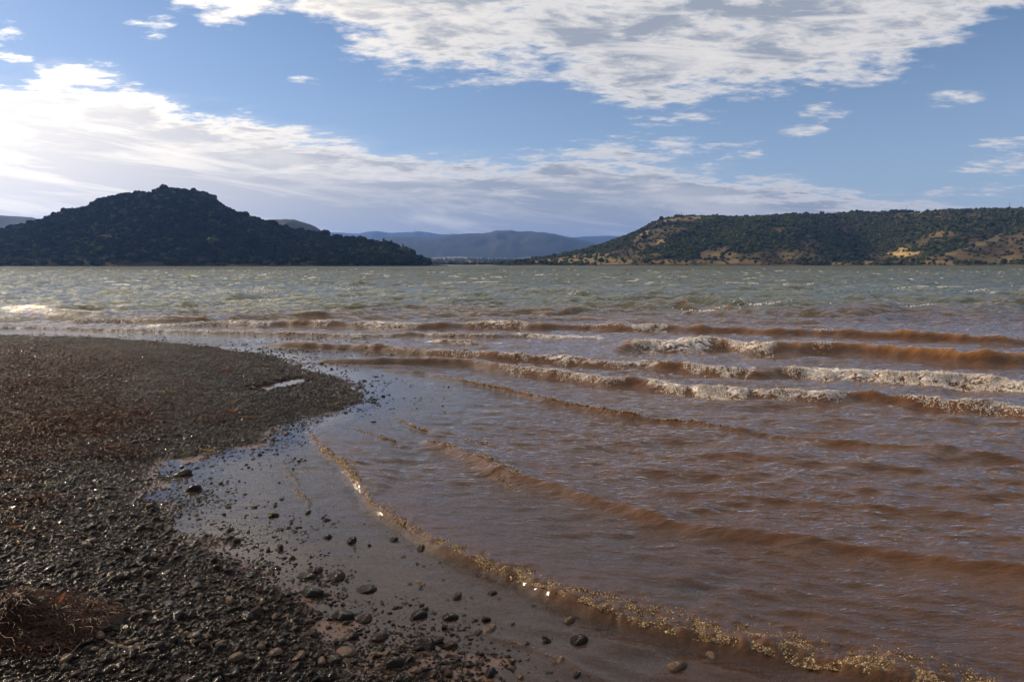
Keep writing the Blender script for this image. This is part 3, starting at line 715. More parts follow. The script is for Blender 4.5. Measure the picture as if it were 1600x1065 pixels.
# ------------------------------------------------------------------ dried weed: mats on the left of the beach (stuff)
def mat_weed(name, c1, c2, rough=0.6):
    m, q, out = material(name); r = q.attr('shade')[2]
    c = q.mix(r, c1, c2)
    b = principled(q, None, c, rough, 0.3)
    tl = q.node('ShaderNodeBsdfTranslucent'); q.put(tl.inputs[0], c)
    mx = q.node('ShaderNodeMixShader'); mx.inputs[0].default_value = 0.3
    q.put(mx.inputs[1], b.outputs[0]); q.put(mx.inputs[2], tl.outputs[0]); q.put(out.inputs[0], mx.outputs[0])
    return m
M_WEED = mat_weed('rust_weed', (0.014, 0.006, 0.003), (0.16, 0.045, 0.010))
def fibres(cx, cy, cz, n, sx, sy, sz, length, width, seed, name, mat, rel=False):
    r = np.random.default_rng(seed); K = 6
    bx = cx + (r.normal(0, 1, n) if np.isscalar(sx) else 1) * sx; by = cy + r.normal(0, 1, n) * sy
    if rel: bz = cz + np.abs(r.normal(0, 1, n)) * sz * np.exp(-((bx - cx) ** 2 / (2 * sx * sx) + (by - cy) ** 2 / (2 * sy * sy)) * 0.6)
    else: bz = ground_z(bx, by)[0] + 0.012 + np.abs(r.normal(0, 1, n)) * sz
    return _fib(bx, by, bz, length, width, r, name, mat)
def _fib(bx, by, bz, length, width, r, name, mat):
    K = 6; n = len(bx); th = r.uniform(0, 6.28, n); L_ = length * np.exp(r.normal(0, .5, n)) / K; V = []
    x, y, z = bx.copy(), by.copy(), bz.copy(); pitch = r.normal(0, 0.35, n)
    for k in range(K + 1):
        w = width * (1 - abs(k / K - .4)) * np.exp(r.normal(0, .1, n))
        V.append(np.stack([x - np.sin(th) * w, y + np.cos(th) * w, z + w * 0.5], -1)); V.append(np.stack([x + np.sin(th) * w, y - np.cos(th) * w, z - w * 0.5], -1))
        x = x + np.cos(th) * L_; y = y + np.sin(th) * L_; z = z + np.sin(pitch) * L_; th = th + r.normal(0, 0.45, n); pitch = pitch * 0.6 - 0.1 + r.normal(0, .2, n)
    V = np.stack(V, 1); base = (np.arange(n) * (2 * K + 2))[:, None]
    fs = np.concatenate([base + np.array([2 * k, 2 * k + 1, 2 * k + 3, 2 * k + 2]) for k in range(K)])
    me = np_mesh(name, V.reshape(-1, 3), fs, mat, False); add_attr(me, 'shade', np.repeat(np.clip(r.beta(1.1, 2.9, n), 0, 1), 2 * K + 2))
    return me
MATS = [((50, 562), 0.9, 0.25, 500), ((20, 540), 1.0, 0.3, 300), ((58, 598), 0.35, 0.12, 420), ((130, 575), 0.5, 0.15, 260), ((110, 655), 0.45, 0.16, 900), ((60, 672), 0.5, 0.14, 800), ((140, 645), 0.3, 0.1, 400),
        ((20, 700), 0.35, 0.12, 500), ((15, 640), 0.6, 0.3, 600), ((185, 697), 0.14, 0.05, 150), ((20, 735), 0.12, 0.05, 120), ((60, 765), 0.1, 0.04, 90), ((15, 610), 0.6, 0.3, 500), ((0, 790), 0.2, 0.1, 160),
        ((90, 620), 0.6, 0.3, 350), ((10, 580), 0.6, 0.3, 350), ((30, 820), 0.12, 0.06, 60), ((330, 645), 0.12, 0.05, 60), ((215, 560), 0.5, 0.2, 120), ((180, 640), 0.5, 0.3, 260)]
bx, by = [], []
for (p, sx, sy, n_) in MATS:
    c = unproj(*p, 0.10); n_ = int(n_ * 2.3); bx.append(c[0] + rng.normal(0, sx, n_)); by.append(c[1] + rng.normal(0, sy * 1.6, n_))
bx, by = np.concatenate(bx), np.concatenate(by)
k = ground_z(bx, by)[1] > 0.15; bx, by = bx[k], by[k]
bz = ground_z(bx, by)[0] + 0.016 + np.abs(rng.normal(0, 0.008, len(bx))) + 0.03 * np.clip(fbm(bx * 3, by * 5, 3, 610) - 0.5, 0, 1)
me = _fib(bx, by, bz, 0.045, 0.0034, np.random.default_rng(3), 'dried_weed', M_WEED)
tag(link('dried_weed', me), 'rust brown dried weed matted over the left of the gravel', kind='stuff')

# weed heap at the lower left: a lumpy core with strands as parts
hx, hy = unproj(28, 968, 0.08); hz = float(ground_z(np.array([hx]), np.array([hy]))[0][0])
root = link('weed_heap', None, None, (hx, hy, hz)); tag(root, 'matted heap of rotting rust brown weed at the lower left edge', 'weed heap')
n_a, n_b = 90, 60
A1, B1 = np.meshgrid(np.linspace(-0.55, 0.42, n_a), np.linspace(-0.26, 0.30, n_b), indexing='ij')
rr = np.sqrt((A1 / np.where(A1 < 0, 0.55, 0.42)) ** 2 + (B1 / np.where(B1 < 0, .26, .30)) ** 2)
Hh = 0.13 * np.clip(1 - rr, -0.1, 1) ** 1 * (0.45 + 1.3 * fbm(A1 * 9 + 4, B1 * 9, 4, 17)) + 0.06 * np.clip(1 - rr, 0, 1) ** .4 * (fbm(A1 * 30, B1 * 30, 4, 18) - .5) - 0.012
me = np_mesh('weed_mass', np.stack([A1, B1, Hh], -1).reshape(-1, 3), grid_faces(n_a, n_b, Hh > -0.012), M_WEED); add_attr(me, 'shade', np.clip(fbm(A1 * 20, B1 * 20, 3, 4) * 0.5 - 0.2, 0, 1).ravel())
link('weed_mass', me, root)
r3 = np.random.default_rng(44); n_ = 6500
fx = r3.uniform(-0.5, 0.36, n_); fy = r3.uniform(-0.22, 0.26, n_)
ra = np.sqrt((fx / np.where(fx < 0, 0.55, 0.42)) ** 2 + (fy / np.where(fy < 0, .26, .30)) ** 2); kk = ra < 1; fx, fy, ra = fx[kk], fy[kk], ra[kk]
fz = 0.13 * (1 - ra) * (0.45 + 1.3 * fbm(fx * 9 + 4, fy * 9, 4, 17)) + 0.06 * (1 - ra) ** .4 * (fbm(fx * 30, fy * 30, 4, 18) - .5) - 0.004
st = link('strands', _fib(fx, fy, fz, 0.045, 0.0016, r3, 'strands', M_WEED), root); st['kind'] = 'stuff'

# ------------------------------------------------------------------ leaves, reeds and sticks lying on the gravel
def mat_plain(name, c, rough=0.5, c2=None, sc=20, tl_=0.25):
    m, q, out = material(name); P = q.node('ShaderNodeTexCoord').outputs['Object']
    cc = q.mix(q.ramp(q.noise(P, sc, 4), 0.35, 0.65), c, c2 or tuple(v * 0.5 for v in c))
    b = principled(q, None, cc, rough, 0.4)
    t = q.node('ShaderNodeBsdfTranslucent'); q.put(t.inputs[0], cc)
    mx = q.node('ShaderNodeMixShader'); mx.inputs[0].default_value = tl_
    q.put(mx.inputs[1], b.outputs[0]); q.put(mx.inputs[2], t.outputs[0]); q.put(out.inputs[0], mx.outputs[0])
    return m
C_YEL = mat_plain('yellow_reed', (0.62, 0.42, 0.08)); C_ORA = mat_plain('orange_reed', (0.42, 0.17, 0.05)); C_RED = mat_plain('red_leaf', (0.50, 0.10, 0.03))
C_GRN = mat_plain('yellow_green_weed', (0.26, 0.24, 0.03)); C_TAN = mat_plain('tan_reed', (0.28, 0.20, 0.11)); C_PINK = mat_plain('orange_leaf', (0.48, 0.15, 0.07))
def blade(name, L_, w, curl, bend, mat, seed, lab, cat, u, v, rz, group=None, lift=0.02, onwater=False):
    r = random.Random(seed); bm = bmesh.new(); K = 14; rows = []
    for i in range(K + 1):
        t = i / K; x = (t - .5) * L_; y = bend * math.sin(math.pi * t) + r.gauss(0, L_ * 0.006); z = curl * (2 * t - 1) ** 2 + r.gauss(0, L_ * 0.008)
        ww = w * (math.sin(math.pi * min(0.97, t * 0.9 + 0.06)) ** 0.6) * r.uniform(.8, 1.2)
        rows.append([bm.verts.new((x, y + ww * s_, z + abs(s_) * ww * 0.5)) for s_ in (-.5, 0, .5)])
    for a, b in zip(rows, rows[1:]):
        for k in range(2): bm.faces.new((a[k], a[k + 1], b[k + 1], b[k]))
    bmesh.ops.solidify(bm, geom=bm.faces[:], thickness=max(w * 0.12, 0.0015))
    me = bpy.data.meshes.new(name); bm.to_mesh(me); bm.free(); me.materials.append(mat)
    x, y = unproj(u, v, 0 if onwater else 0.05); z = float(ground_z(np.array([x]), np.array([y]))[0][0])
    if onwater: z = float(water_z(np.array([x]), np.array([y]))[0][0])
    o = link(name, me, None, (x, y, z + lift), (r.uniform(-.1, .1), r.uniform(-.1, .1), rz))
    return tag(o, lab, cat, group)
blade('reed_piece', 0.13, 0.022, 0.03, 0.02, C_YEL, 1, 'curled bright yellow reed piece at the gravel edge above the blue pool', 'reed', 323, 702, 0.2, lift=0.03)
blade('leaf', 0.16, 0.026, 0.012, 0.01, C_GRN, 2, 'green and yellow leaf with a reddish tip on the open gravel', 'leaf', 312, 631, 0.05, lift=0.03)
blade('leaf', 0.10, 0.012, 0.01, 0.01, C_ORA, 3, 'thin orange stalk touching the green and yellow leaf', 'leaf', 326, 629, 0.1, lift=0.03)
blade('leaf', 0.14, 0.05, 0.03, 0.02, C_RED, 4, 'bright red leaf far up the gravel spit', 'leaf', 350, 580, 0.3, lift=0.03)
blade('leaf', 0.12, 0.03, 0.02, 0.01, C_ORA, 5, 'small orange brown leaf right of the green and yellow leaf', 'leaf', 365, 631, 0.5, lift=0.03)
blade('driftwood_stick', 0.34, 0.026, 0.01, 0.02, C_ORA, 6, 'orange brown stick on the near side of the small gravel puddle', 'stick', 424, 603, -0.05, lift=0.035)
blade('driftwood_stick', 0.30, 0.010, 0.03, 0.03, C_TAN, 7, 'thin tan twig lying behind the small gravel puddle', 'stick', 425, 595, -0.35, lift=0.035)
blade('reed_piece', 0.36, 0.016, 0.015, -0.03, C_ORA, 8, 'long orange reed pointing right on the lower gravel spit', 'reed', 395, 650, -0.1, lift=0.03)
blade('leaf', 0.12, 0.045, 0.03, 0.02, C_RED, 9, 'rusty red leaf at the left end of the long orange reed', 'leaf', 363, 645, 0.7, lift=0.03)
blade('weed_tuft', 0.15, 0.05, 0.02, 0.01, C_GRN, 10, 'yellow green weed tuft near the tip of the gravel spit', 'weed', 519, 631, 0.3, lift=0.03)
blade('weed_tuft', 0.16, 0.03, 0.01, 0.01, C_GRN, 11, 'yellow green weed strand in the middle of the gravel', 'weed', 265, 618, -0.2, lift=0.03)
blade('leaf', 0.10, 0.03, 0.02, 0.01, C_ORA, 12, 'orange leaf half hidden in gravel behind the small puddle', 'leaf', 390, 596, 0.1, lift=0.03)
blade('leaf', 0.14, 0.035, 0.02, 0.01, C_ORA, 13, 'brownish orange leaf at the far side of the gravel spit', 'leaf', 415, 570, 0.1, lift=0.03)
blade('reed_piece', 0.16, 0.020, 0.03, 0.03, C_PINK, 14, 'curled pinkish reed piece on the gravel left of the yellow one', 'reed', 197, 696, 0.6, lift=0.03)
blade('leaf', 0.18, 0.03, 0.012, 0.01, C_ORA, 15, 'flat orange reed strip left of the curled pinkish piece', 'reed', 175, 698, 0.1, lift=0.02)
blade('weed_tuft', 0.16, 0.025, 0.01, 0.01, C_GRN, 16, 'olive weed strand on the gravel at the left side', 'weed', 72, 758, 0.2, lift=0.025)
blade('leaf', 0.09, 0.018, 0.01, 0.01, C_ORA, 17, 'small orange leaf on the foreground gravel near the left edge', 'leaf', 22, 825, 0.2, lift=0.025)
blade('reed_piece', 0.24, 0.018, 0.012, -0.02, C_TAN, 18, 'tan reed blade lying among stones near the bottom edge', 'reed', 205, 1010, -0.15, lift=0.03)
blade('leaf', 0.10, 0.065, 0.05, 0.02, C_PINK, 19, 'crumpled orange leaf at the right end of the weed heap', 'leaf', 86, 962, 0.8, lift=0.05)
blade('weed_scrap', 0.22, 0.09, 0.01, 0.01, C_GRN, 20, 'left yellow green weed scrap floating between the first wash lines', 'weed', 556, 531, 0.1, onwater=True)
blade('weed_scrap', 0.14, 0.06, 0.01, 0.01, C_GRN, 21, 'right smaller yellow green weed scrap floating between the first wash lines', 'weed', 571, 532, -0.1, onwater=True)
blade('weed_scrap', 0.20, 0.06, 0.01, 0.01, C_GRN, 22, 'yellow green weed scrap floating under the middle foam crest', 'weed', 810, 559, 0.0, onwater=True)

# ------------------------------------------------------------------ hills
def tanxy(u, v):
    xc = (u - 800) / F; yc = (532.5 - v) / F; k = CP + yc * SP
    return xc / k, (-SP + yc * CP) / k
class Hill:
    def __init__(s, outline, y0, yr, yb, canopy=0, relief=0.10, seed=1, prof=1.0, gul=0.0, ext=0.0, gf=None, relsc=1.0):
        q = np.array([tanxy(u, v) for u, v in outline]); s.a, s.e = q[:, 0], q[:, 1]
        s.y0, s.yr, s.yb, s.can, s.rel, s.seed, s.prof, s.gul, s.gf, s.rs = y0, yr, yb, canopy, relief, seed, prof, gul, gf, relsc
    def z(s, x, y):
        a = x / y; e = np.interp(a, s.a, s.e)
        Zr = e * s.yr + CAM_H; Zr = np.maximum(Zr - s.can * np.clip(Zr / 60, 0, 1), 0)
        wob = (fbm(a * 9, a * 0, 3, s.seed) - .5) * 0.16 * (s.yr - s.y0)
        t = (y - (s.y0 + wob)) / (s.yr - s.y0 - wob)
        if s.gf is not None: t = t - s.gf(a, t)
        tf = np.clip(t, 0, 1); S_ = np.sin(tf * math.pi / 2) ** s.prof
        back = np.clip((y - s.yr) / (s.yb - s.yr), 0, 1)
        z = Zr * S_ * np.cos(back * math.pi / 2)
        sc = 1.0 / (s.yr - s.y0) * 3.0 * s.rs
        rg = 1 - np.abs(2 * fbm(x * sc * 1.3, y * sc * 0.6, 4, s.seed + 3) - 1)
        env = np.sin(np.clip(tf, 0, 1) * math.pi) ** 0.8 * (Zr > 0)
        z = z + (rg - 0.75) * s.gul * Zr * env + (fbm(x * sc * 3, y * sc * 3, 4, s.seed + 7) - .5) * s.rel * Zr * env
        z = z + (fbm(x * .05, y * .05, 2, 3) - 0.5) * 2.0 * (Zr > 2) * env
        return z - 1.2 + 1.2 * np.clip(t * 14, -1, 1) * (Zr > 0.5)
    def mesh(s, name, mat, na_, nr_, amin=None, amax=None, extra=None):
        aa = np.linspace(s.a[0] if amin is None else amin, s.a[-1] if amax is None else amax, na_)
        tt = np.linspace(-0.12, 1, nr_); yy = np.where(tt < 0, s.y0 + tt * (s.yr - s.y0), s.y0 + tt * (s.yb - s.y0))
        Y, A_ = np.meshgrid(yy, aa, indexing='ij'); X = A_ * Y; Z = s.z(X, Y)
        me = np_mesh(name, np.stack([X, Y, Z], -1).reshape(-1, 3), grid_faces(nr_, na_), mat)
        if extra is not None:
            U, V_ = project(X, Y, Z); add_attr(me, 'bare', extra(X, Y, Z, U, V_).ravel())
        return tag(link(name, me), kind='structure')

def mat_hill(name, cols, sc=0.02, rough=0.9, terr=0.0):
    m, q, out = material(name); P = q.node('ShaderNodeNewGeometry').outputs['Position']
    n1 = q.noise(P, sc, 6, 0.6); n2 = q.noise(q.mapping(P, (0.35, 0.35, 9 if terr else 3)), sc * 4, 5, 0.65); n3 = q.noise(P, sc * 18, 4, 0.6)
    c = q.mix(q.ramp(n1, 0.40, 0.60), cols[0], cols[1]); c = q.mix(q.ramp(n2, 0.48, 0.62), c, cols[2]); c = q.mix(q.ramp(n3, 0.50, 0.66, 0, .8), c, cols[3])
    if terr:
        b = q.attr('bare')[2]; c = q.mix(b, c, (0.38, 0.27, 0.11))
    principled(q, out, c, rough, 0.1, bump(q, n3, 2.0, 0.6))
    return m
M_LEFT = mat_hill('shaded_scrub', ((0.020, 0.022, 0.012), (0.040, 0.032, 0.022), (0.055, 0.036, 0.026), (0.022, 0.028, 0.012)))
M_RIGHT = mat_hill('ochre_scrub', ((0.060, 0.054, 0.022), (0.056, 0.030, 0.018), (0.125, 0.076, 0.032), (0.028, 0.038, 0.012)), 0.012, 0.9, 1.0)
M_PLAIN = mat_hill('valley_fields', ((0.10, 0.10, 0.045), (0.055, 0.07, 0.025), (0.30, 0.22, 0.10), (0.035, 0.045, 0.016)), 0.006)
M_FAR = mat_hill('far_wooded_slopes', ((0.022, 0.030, 0.018), (0.034, 0.038, 0.022), (0.030, 0.036, 0.020), (0.045, 0.045, 0.026)), 0.003)

LEFT = Hill([(-500, 390), (-250, 378), (-80, 366), (0, 357), (50, 346), (100, 328), (118, 324), (134, 322), (150, 312), (170, 305), (190, 301), (215, 298), (235, 300), (245, 297), (262, 293), (280, 293), (300, 296), (325, 301), (345, 317), (370, 330), (400, 339), (430, 348), (470, 359), (510, 366), (530, 371), (560, 373), (600, 381), (620, 388), (640, 398), (655, 406), (672, 411), (690, 414.0), (700, 414.5)],
            760, 1080, 1750, 9, 0.05, 2, 1.0, 0.07)
RGT = Hill([(770, 414), (800, 411), (830, 406), (860, 401), (885, 396), (920, 388), (950, 378), (985, 365), (1020, 348), (1040, 341), (1060, 337), (1110, 336), (1160, 339), (1200, 338), (1250, 335), (1300, 333), (1340, 331), (1380, 332), (1410, 330), (1440, 331), (1480, 329), (1530, 327), (1600, 325), (1750, 322), (2100, 335), (2600, 350)],
           1000, 1620, 2500, 5, 0.07, 5, 1.25, 0.10,
           gf=lambda a, t: 0.34 * np.exp(-((a - 0.475 - 0.05 * (1 - t)) / 0.065) ** 2) * np.clip(1.15 - t, 0, 1) * np.clip(t * 2.2, 0, 1) - 0.12 * np.exp(-((a - 0.36) / 0.05) ** 2) * np.clip(1.0 - t, 0, 1) * np.clip(t * 3, 0, 1) - 0.10 * np.exp(-((a - 0.66) / 0.06) ** 2) * np.clip(1.0 - t, 0, 1) * np.clip(t * 3, 0, 1))
BARE = [([(1388, 397), (1408, 393), (1436, 393), (1437, 397), (1410, 400)], 1.0), ([(1398, 389), (1412, 387), (1425, 389), (1410, 392)], 0.8),
        ([(1450, 366), (1470, 360), (1500, 361), (1495, 368), (1455, 370)], 0.25), ([(1470, 397), (1520, 384), (1560, 366), (1572, 362), (1560, 375), (1520, 389), (1480, 399)], 0.5),
        ([(1418, 331), (1470, 332), (1472, 336), (1420, 334)], 0.3), ([(1300, 409), (1365, 408), (1372, 413), (1300, 414)], 0.5), ([(1420, 408), (1490, 406), (1490, 413), (1425, 413)], 0.45),
        ([(1080, 398), (1110, 388), (1130, 386), (1150, 395), (1140, 402), (1090, 405)], 0.35), ([(1150, 397), (1190, 393), (1190, 403), (1140, 403)], 0.15),
        ([(1000, 363), (1010, 360), (1018, 364), (998, 370)], 0.45), ([(1028, 378), (1046, 371), (1040, 378), (1026, 383)], 0.45), ([(1015, 356), (1030, 347), (1048, 341), (1110, 338), (1116, 342), (1055, 345), (1020, 357)], 0.30),
        ([(1200, 355), (1250, 352), (1262, 358), (1210, 362)], 0.1), ([(1225, 405), (1215, 398), (1235, 388), (1275, 395), (1280, 402)], 0.2),
        ([(810, 411), (850, 404), (960, 400), (1000, 408), (980, 413), (820, 413)], 0.35), ([(880, 401), (930, 394), (960, 398), (900, 404)], 0.4), ([(1010, 412), (1020, 407), (1180, 406), (1190, 412)], 0.35),
        ([(1500, 385), (1560, 372), (1600, 362), (1640, 362), (1640, 395), (1560, 398)], 0.10), ([(1440, 402), (1500, 392), (1560, 400), (1600, 396), (1600, 408), (1450, 410)], 0.15), ([(1560, 405), (1580, 402), (1580, 410), (1560, 411)], 0.3)]
def bare_f(X, Y, Z, U, V_):
    b = np.zeros_like(X)
    jx = (fbm(X * .02, Y * .02, 3, 8) - .5) * 8; jy = (fbm(X * .02, Y * .02, 3, 18) - .5) * 3
    for p_, w in BARE: b = np.where(inside(p_, U + jx, V_ + jy), np.maximum(b, w), b)
    return b
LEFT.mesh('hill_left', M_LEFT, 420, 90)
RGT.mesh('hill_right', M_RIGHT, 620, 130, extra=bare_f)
H3 = Hill([(-600, 300), (-300, 320), (-60, 333), (0, 338), (30, 339), (50, 341), (90, 352), (150, 370), (250, 400), (300, 413)], 2300, 3000, 4300, 0, 0.08, 12, 1, 0.10)
H3.mesh('hill_far_left', M_FAR, 160, 40)
H4 = Hill([(300, 400), (360, 365), (400, 345), (415, 342), (430, 341), (460, 342), (475, 346), (492, 352), (503, 360), (515, 366), (540, 378), (580, 396), (620, 412)], 1750, 2150, 2900, 4, 0.08, 14, 1, 0.12)
H4.mesh('hill_behind_headland', M_FAR, 160, 40)
H5 = Hill([(350, 385), (480, 372), (560, 376), (620, 372), (680, 371), (700, 368), (730, 367), (765, 366), (775, 362.5), (800, 361), (812, 364), (835, 363), (850, 363), (868, 366), (885, 371), (905, 376), (940, 381), (980, 384), (1050, 388), (1200, 395)], 4600, 6500, 9000, 0, 0.10, 16, 1, 0.22, relsc=1.4)
H5.mesh('mountain_ridge', M_FAR, 300, 60)
H6 = Hill([(200, 372), (430, 366), (500, 362), (525, 364), (560, 365), (590, 361.5), (610, 364), (640, 363.5), (652, 362), (670, 364), (690, 366), (760, 367), (850, 369), (900, 371), (930, 369), (945, 368.5), (970, 370), (1010, 372), (1100, 375), (1500, 372)], 8800, 10200, 12500, 0, 0.08, 19, 1, 0.2, relsc=1.4)
H6.mesh('mountain_ridge_far', M_FAR, 300, 50)
# valley floor beyond the lake, running out past the mountains
yy = 1350 * (14000 / 1350) ** np.linspace(0, 1, 120); aa = np.linspace(-1.1, 1.1, 260)
Y, A_ = np.meshgrid(yy, aa, indexing='ij'); X = A_ * Y
PLN = lambda X, Y: -2.5 + 4.0 * sst(Y, 1360, 1480) + 44 * sst(Y, 1500, 5200) * (0.5 + fbm(X * .0016, Y * .0012, 3, 33)) + 9 * sst(Y, 1500, 2600) * (fbm(X * .006, Y * .004, 3, 35) - .35)
me = np_mesh('valley_floor', np.stack([X, Y, PLN(X, Y)], -1).reshape(-1, 3), grid_faces(120, 260), M_PLAIN)
tag(link('valley_floor', me), kind='structure')

# ------------------------------------------------------------------ trees
def mat_leaf(name, c1, c2):
    m, q, out = material(name)
    t = q.m('ADD', q.attr('tint', 'INSTANCER')[2], q.attr('tint', 'OBJECT')[2])
    P = q.node('ShaderNodeNewGeometry').outputs['Position']
    c = q.mix(t, c1, c2); c = q.mix(q.ramp(q.noise(P, 0.6, 3), 0.4, 0.65, 0, .5), c, tuple(v * .45 for v in c1))
    principled(q, out, c, 0.75, 0.2)
    return m
M_LEAF = mat_leaf('foliage', (0.022, 0.036, 0.010), (0.125, 0.145, 0.028)); M_CON = mat_leaf('conifer_foliage', (0.014, 0.024, 0.012), (0.040, 0.055, 0.018))
M_BARK = mat_plain('bark', (0.06, 0.045, 0.035), 0.9, None, 3, 0.0)
def crown_mesh(seed, shape, mat):
    """many leaf clumps of small tilted faces filling the crown volume"""
    r = np.random.default_rng(seed); V = []; Fc = []
    n = 260
    for k in range(n):
        d_ = r.normal(0, 1, 3); d_ /= np.linalg.norm(d_)
        rad = r.uniform(0.55, 1.0) ** 0.5
        if shape == 'round': p = d_ * rad * np.array([1, 1, 0.72]) * (0.86 + 0.26 * math.sin(seed + 3 * d_[0] + 2.2 * d_[1]) * math.cos(2.7 * d_[2] + seed)); p[2] = p[2] + 0.95
        elif shape == 'pine':
            p = d_ * rad * np.array([0.9, 0.9, 0.75]); p[2] = p[2] + 1.35; 
        else:
            h = r.random() ** 1.3; a = r.uniform(0, 6.28); w = (1 - h) * (0.5 if shape == 'cone' else 0.24) * r.uniform(0.5, 1) + 0.04; p = np.array([math.cos(a) * w, math.sin(a) * w, 0.25 + h * 2.4])
        s_ = r.uniform(0.10, 0.24); b = len(V)
        q1 = r.normal(0, 1, 3); q1 /= np.linalg.norm(q1); q2 = np.cross(q1, d_); q2 /= np.linalg.norm(q2) + 1e-6; q3 = np.cross(q1, q2)
        for w_ in (q1 * s_, q2 * s_, -q1 * s_, -q2 * s_, q3 * s_ * 0.8): V.append(p + w_)
        Fc += [(b, b + 1, b + 4), (b + 1, b + 2, b + 4), (b + 2, b + 3, b + 4), (b + 3, b, b + 4)]
    # an inner lumpy mass keeps the crown closed at a distance
    bm = bmesh.new(); bmesh.ops.create_icosphere(bm, subdivisions=2, radius=1); b = len(V)
    for v in bm.verts:
        c = v.co
        if shape == 'round': p = np.array([c.x * .8, c.y * .8, c.z * .55 + .95])
        elif shape == 'pine': p = np.array([c.x * .72, c.y * .72, c.z * .58 + 1.35])
        else:
            w = (0.42 if shape == 'cone' else 0.2); hz = (c.z + 1) / 2; p = np.array([c.x * w * (1.2 - hz), c.y * w * (1.2 - hz), 0.25 + hz * 2.2])
        V.append(p * (1 + r.normal(0, .04)))
    for f in bm.faces: Fc.append(tuple(b + v.index for v in f.verts))
    bm.free()
    return np_mesh('crown', np.array(V), np.array(Fc), mat, False)
def trunk_mesh(h):
    bm = bmesh.new()
    def seg(p0, p1, r0, r1):
        rings = []
        for p_, r_q in ((p0, r0), (p1, r1)): rings.append([bm.verts.new((p_[0] + r_q * math.cos(a), p_[1] + r_q * math.sin(a), p_[2])) for a in np.linspace(0, 6.283, 7)[:-1]])
        for i in range(6): bm.faces.new((rings[0][i], rings[0][(i + 1) % 6], rings[1][(i + 1) % 6], rings[1][i]))
    seg((0, 0, -0.3), (0.03, 0, h * .6), 0.10, 0.07); seg((0.03, 0, h * .6), (0, 0.02, h), 0.07, 0.03)
    for a in (0.4, 2.4, 4.6): seg((0.02, 0, h * .45), (math.cos(a) * .4, math.sin(a) * .4, h * .95), 0.04, 0.015)
    me = bpy.data.meshes.new('trunk'); bm.to_mesh(me); bm.free(); me.materials.append(M_BARK); return me
CROWNS = {'round': [crown_mesh(k, 'round', M_LEAF) for k in range(4)], 'pine': [crown_mesh(20 + k, 'pine', M_CON) for k in range(3)], 'cone': [crown_mesh(40 + k, 'cone', M_CON) for k in range(2)], 'column': [crown_mesh(60, 'column', M_CON)]}
TRUNK = {'round': trunk_mesh(0.9), 'pine': trunk_mesh(1.4), 'cone': trunk_mesh(1.5), 'column': trunk_mesh(1.5)}
TSRC = {}
def tree(x, y, z, size, kind, tint, label, cat='tree', group=None, name='tree'):
    root = link(name, None, None, (x, y, z), (0, 0, random.uniform(0, 6.28)), (size * random.uniform(.85, 1.15), size, size * random.uniform(.9, 1.15)))
    tag(root, label, cat, group); root['tint'] = tint
    c = link('crown', random.choice(CROWNS[kind]), root); c['tint'] = tint
    link('trunk', TRUNK[kind], root); TSRC.setdefault(c.data.name, c)
    return root
def hill_point(H, u, frac):
    a = tanxy(u, 400)[0]; y = H.y0 + frac * (H.yr - H.y0); x = a * y
    return x, y, float(H.z(np.array([x]), np.array([y]))[0])
ORD = ['first', 'second', 'third', 'fourth', 'fifth', 'sixth', 'seventh', 'eighth', 'ninth', 'tenth', 'eleventh', 'twelfth', 'thirteenth', 'fourteenth', 'fifteenth', 'sixteenth', 'seventeenth', 'eighteenth', 'nineteenth', 'twentieth',
       'twenty first', 'twenty second', 'twenty third', 'twenty fourth', 'twenty fifth', 'twenty sixth', 'twenty seventh', 'twenty eighth', 'twenty ninth', 'thirtieth']
SPIT = [(512, 3.0, 'pine'), (521, 3.0, 'pine'), (532, 5.2, 'pine'), (540, 3.0, 'pine'), (553, 4.2, 'pine'), (563, 5.0, 'pine'), (569, 4.2, 'pine'), (582, 4.2, 'pine'), (589, 4.2, 'pine'), (600, 5.0, 'cone'), (606, 4.4, 'pine'), (612, 4.6, 'cone'), (618, 4.8, 'pine'), (624, 4.2, 'cone'), (630, 5.4, 'column'), (637, 3.0, 'pine'), (644, 2.6, 'round'), (654, 2.2, 'round')]
for i, (u, s_, kd) in enumerate(SPIT):
    x, y, z = hill_point(LEFT, u, 0.97)
    lab = {2: 'dark pine standing alone and tallest on the headland skyline', 14: 'thin pointed cypress near the end of the dark headland', 5: 'tall dark pine right of the gap on the headland skyline'}.get(i, '%s dark %s from the left on the headland skyline' % (ORD[i], {'pine': 'pine', 'cone': 'pointed conifer', 'column': 'cypress', 'round': 'low tree'}[kd]))
    tree(x, y, z, s_ * 1.05, kd, 0.1, lab, 'tree', 'trees on the skyline of the dark headland')
for i, u in enumerate([96, 112, 121, 134, 150, 172, 184, 220, 232, 331, 372, 395, 420, 446]):
    x, y, z = hill_point(LEFT, u, 0.99)
    tree(x, y, z, random.uniform(2.6, 3.4), 'round', 0.25, '%s round tree from the left on the big dark hill skyline' % ORD[i], 'tree', 'trees on the skyline of the dark hill')
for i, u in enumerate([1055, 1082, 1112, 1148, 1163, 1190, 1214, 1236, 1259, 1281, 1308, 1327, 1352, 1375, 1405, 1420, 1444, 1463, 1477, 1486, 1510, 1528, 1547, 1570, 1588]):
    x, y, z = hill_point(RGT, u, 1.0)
    tree(x, y, z, random.uniform(4.0, 6.2), 'round', 0.1, '%s round dark tree from the left on the plateau skyline' % ORD[i], 'tree', 'trees on the skyline of the sunlit plateau')
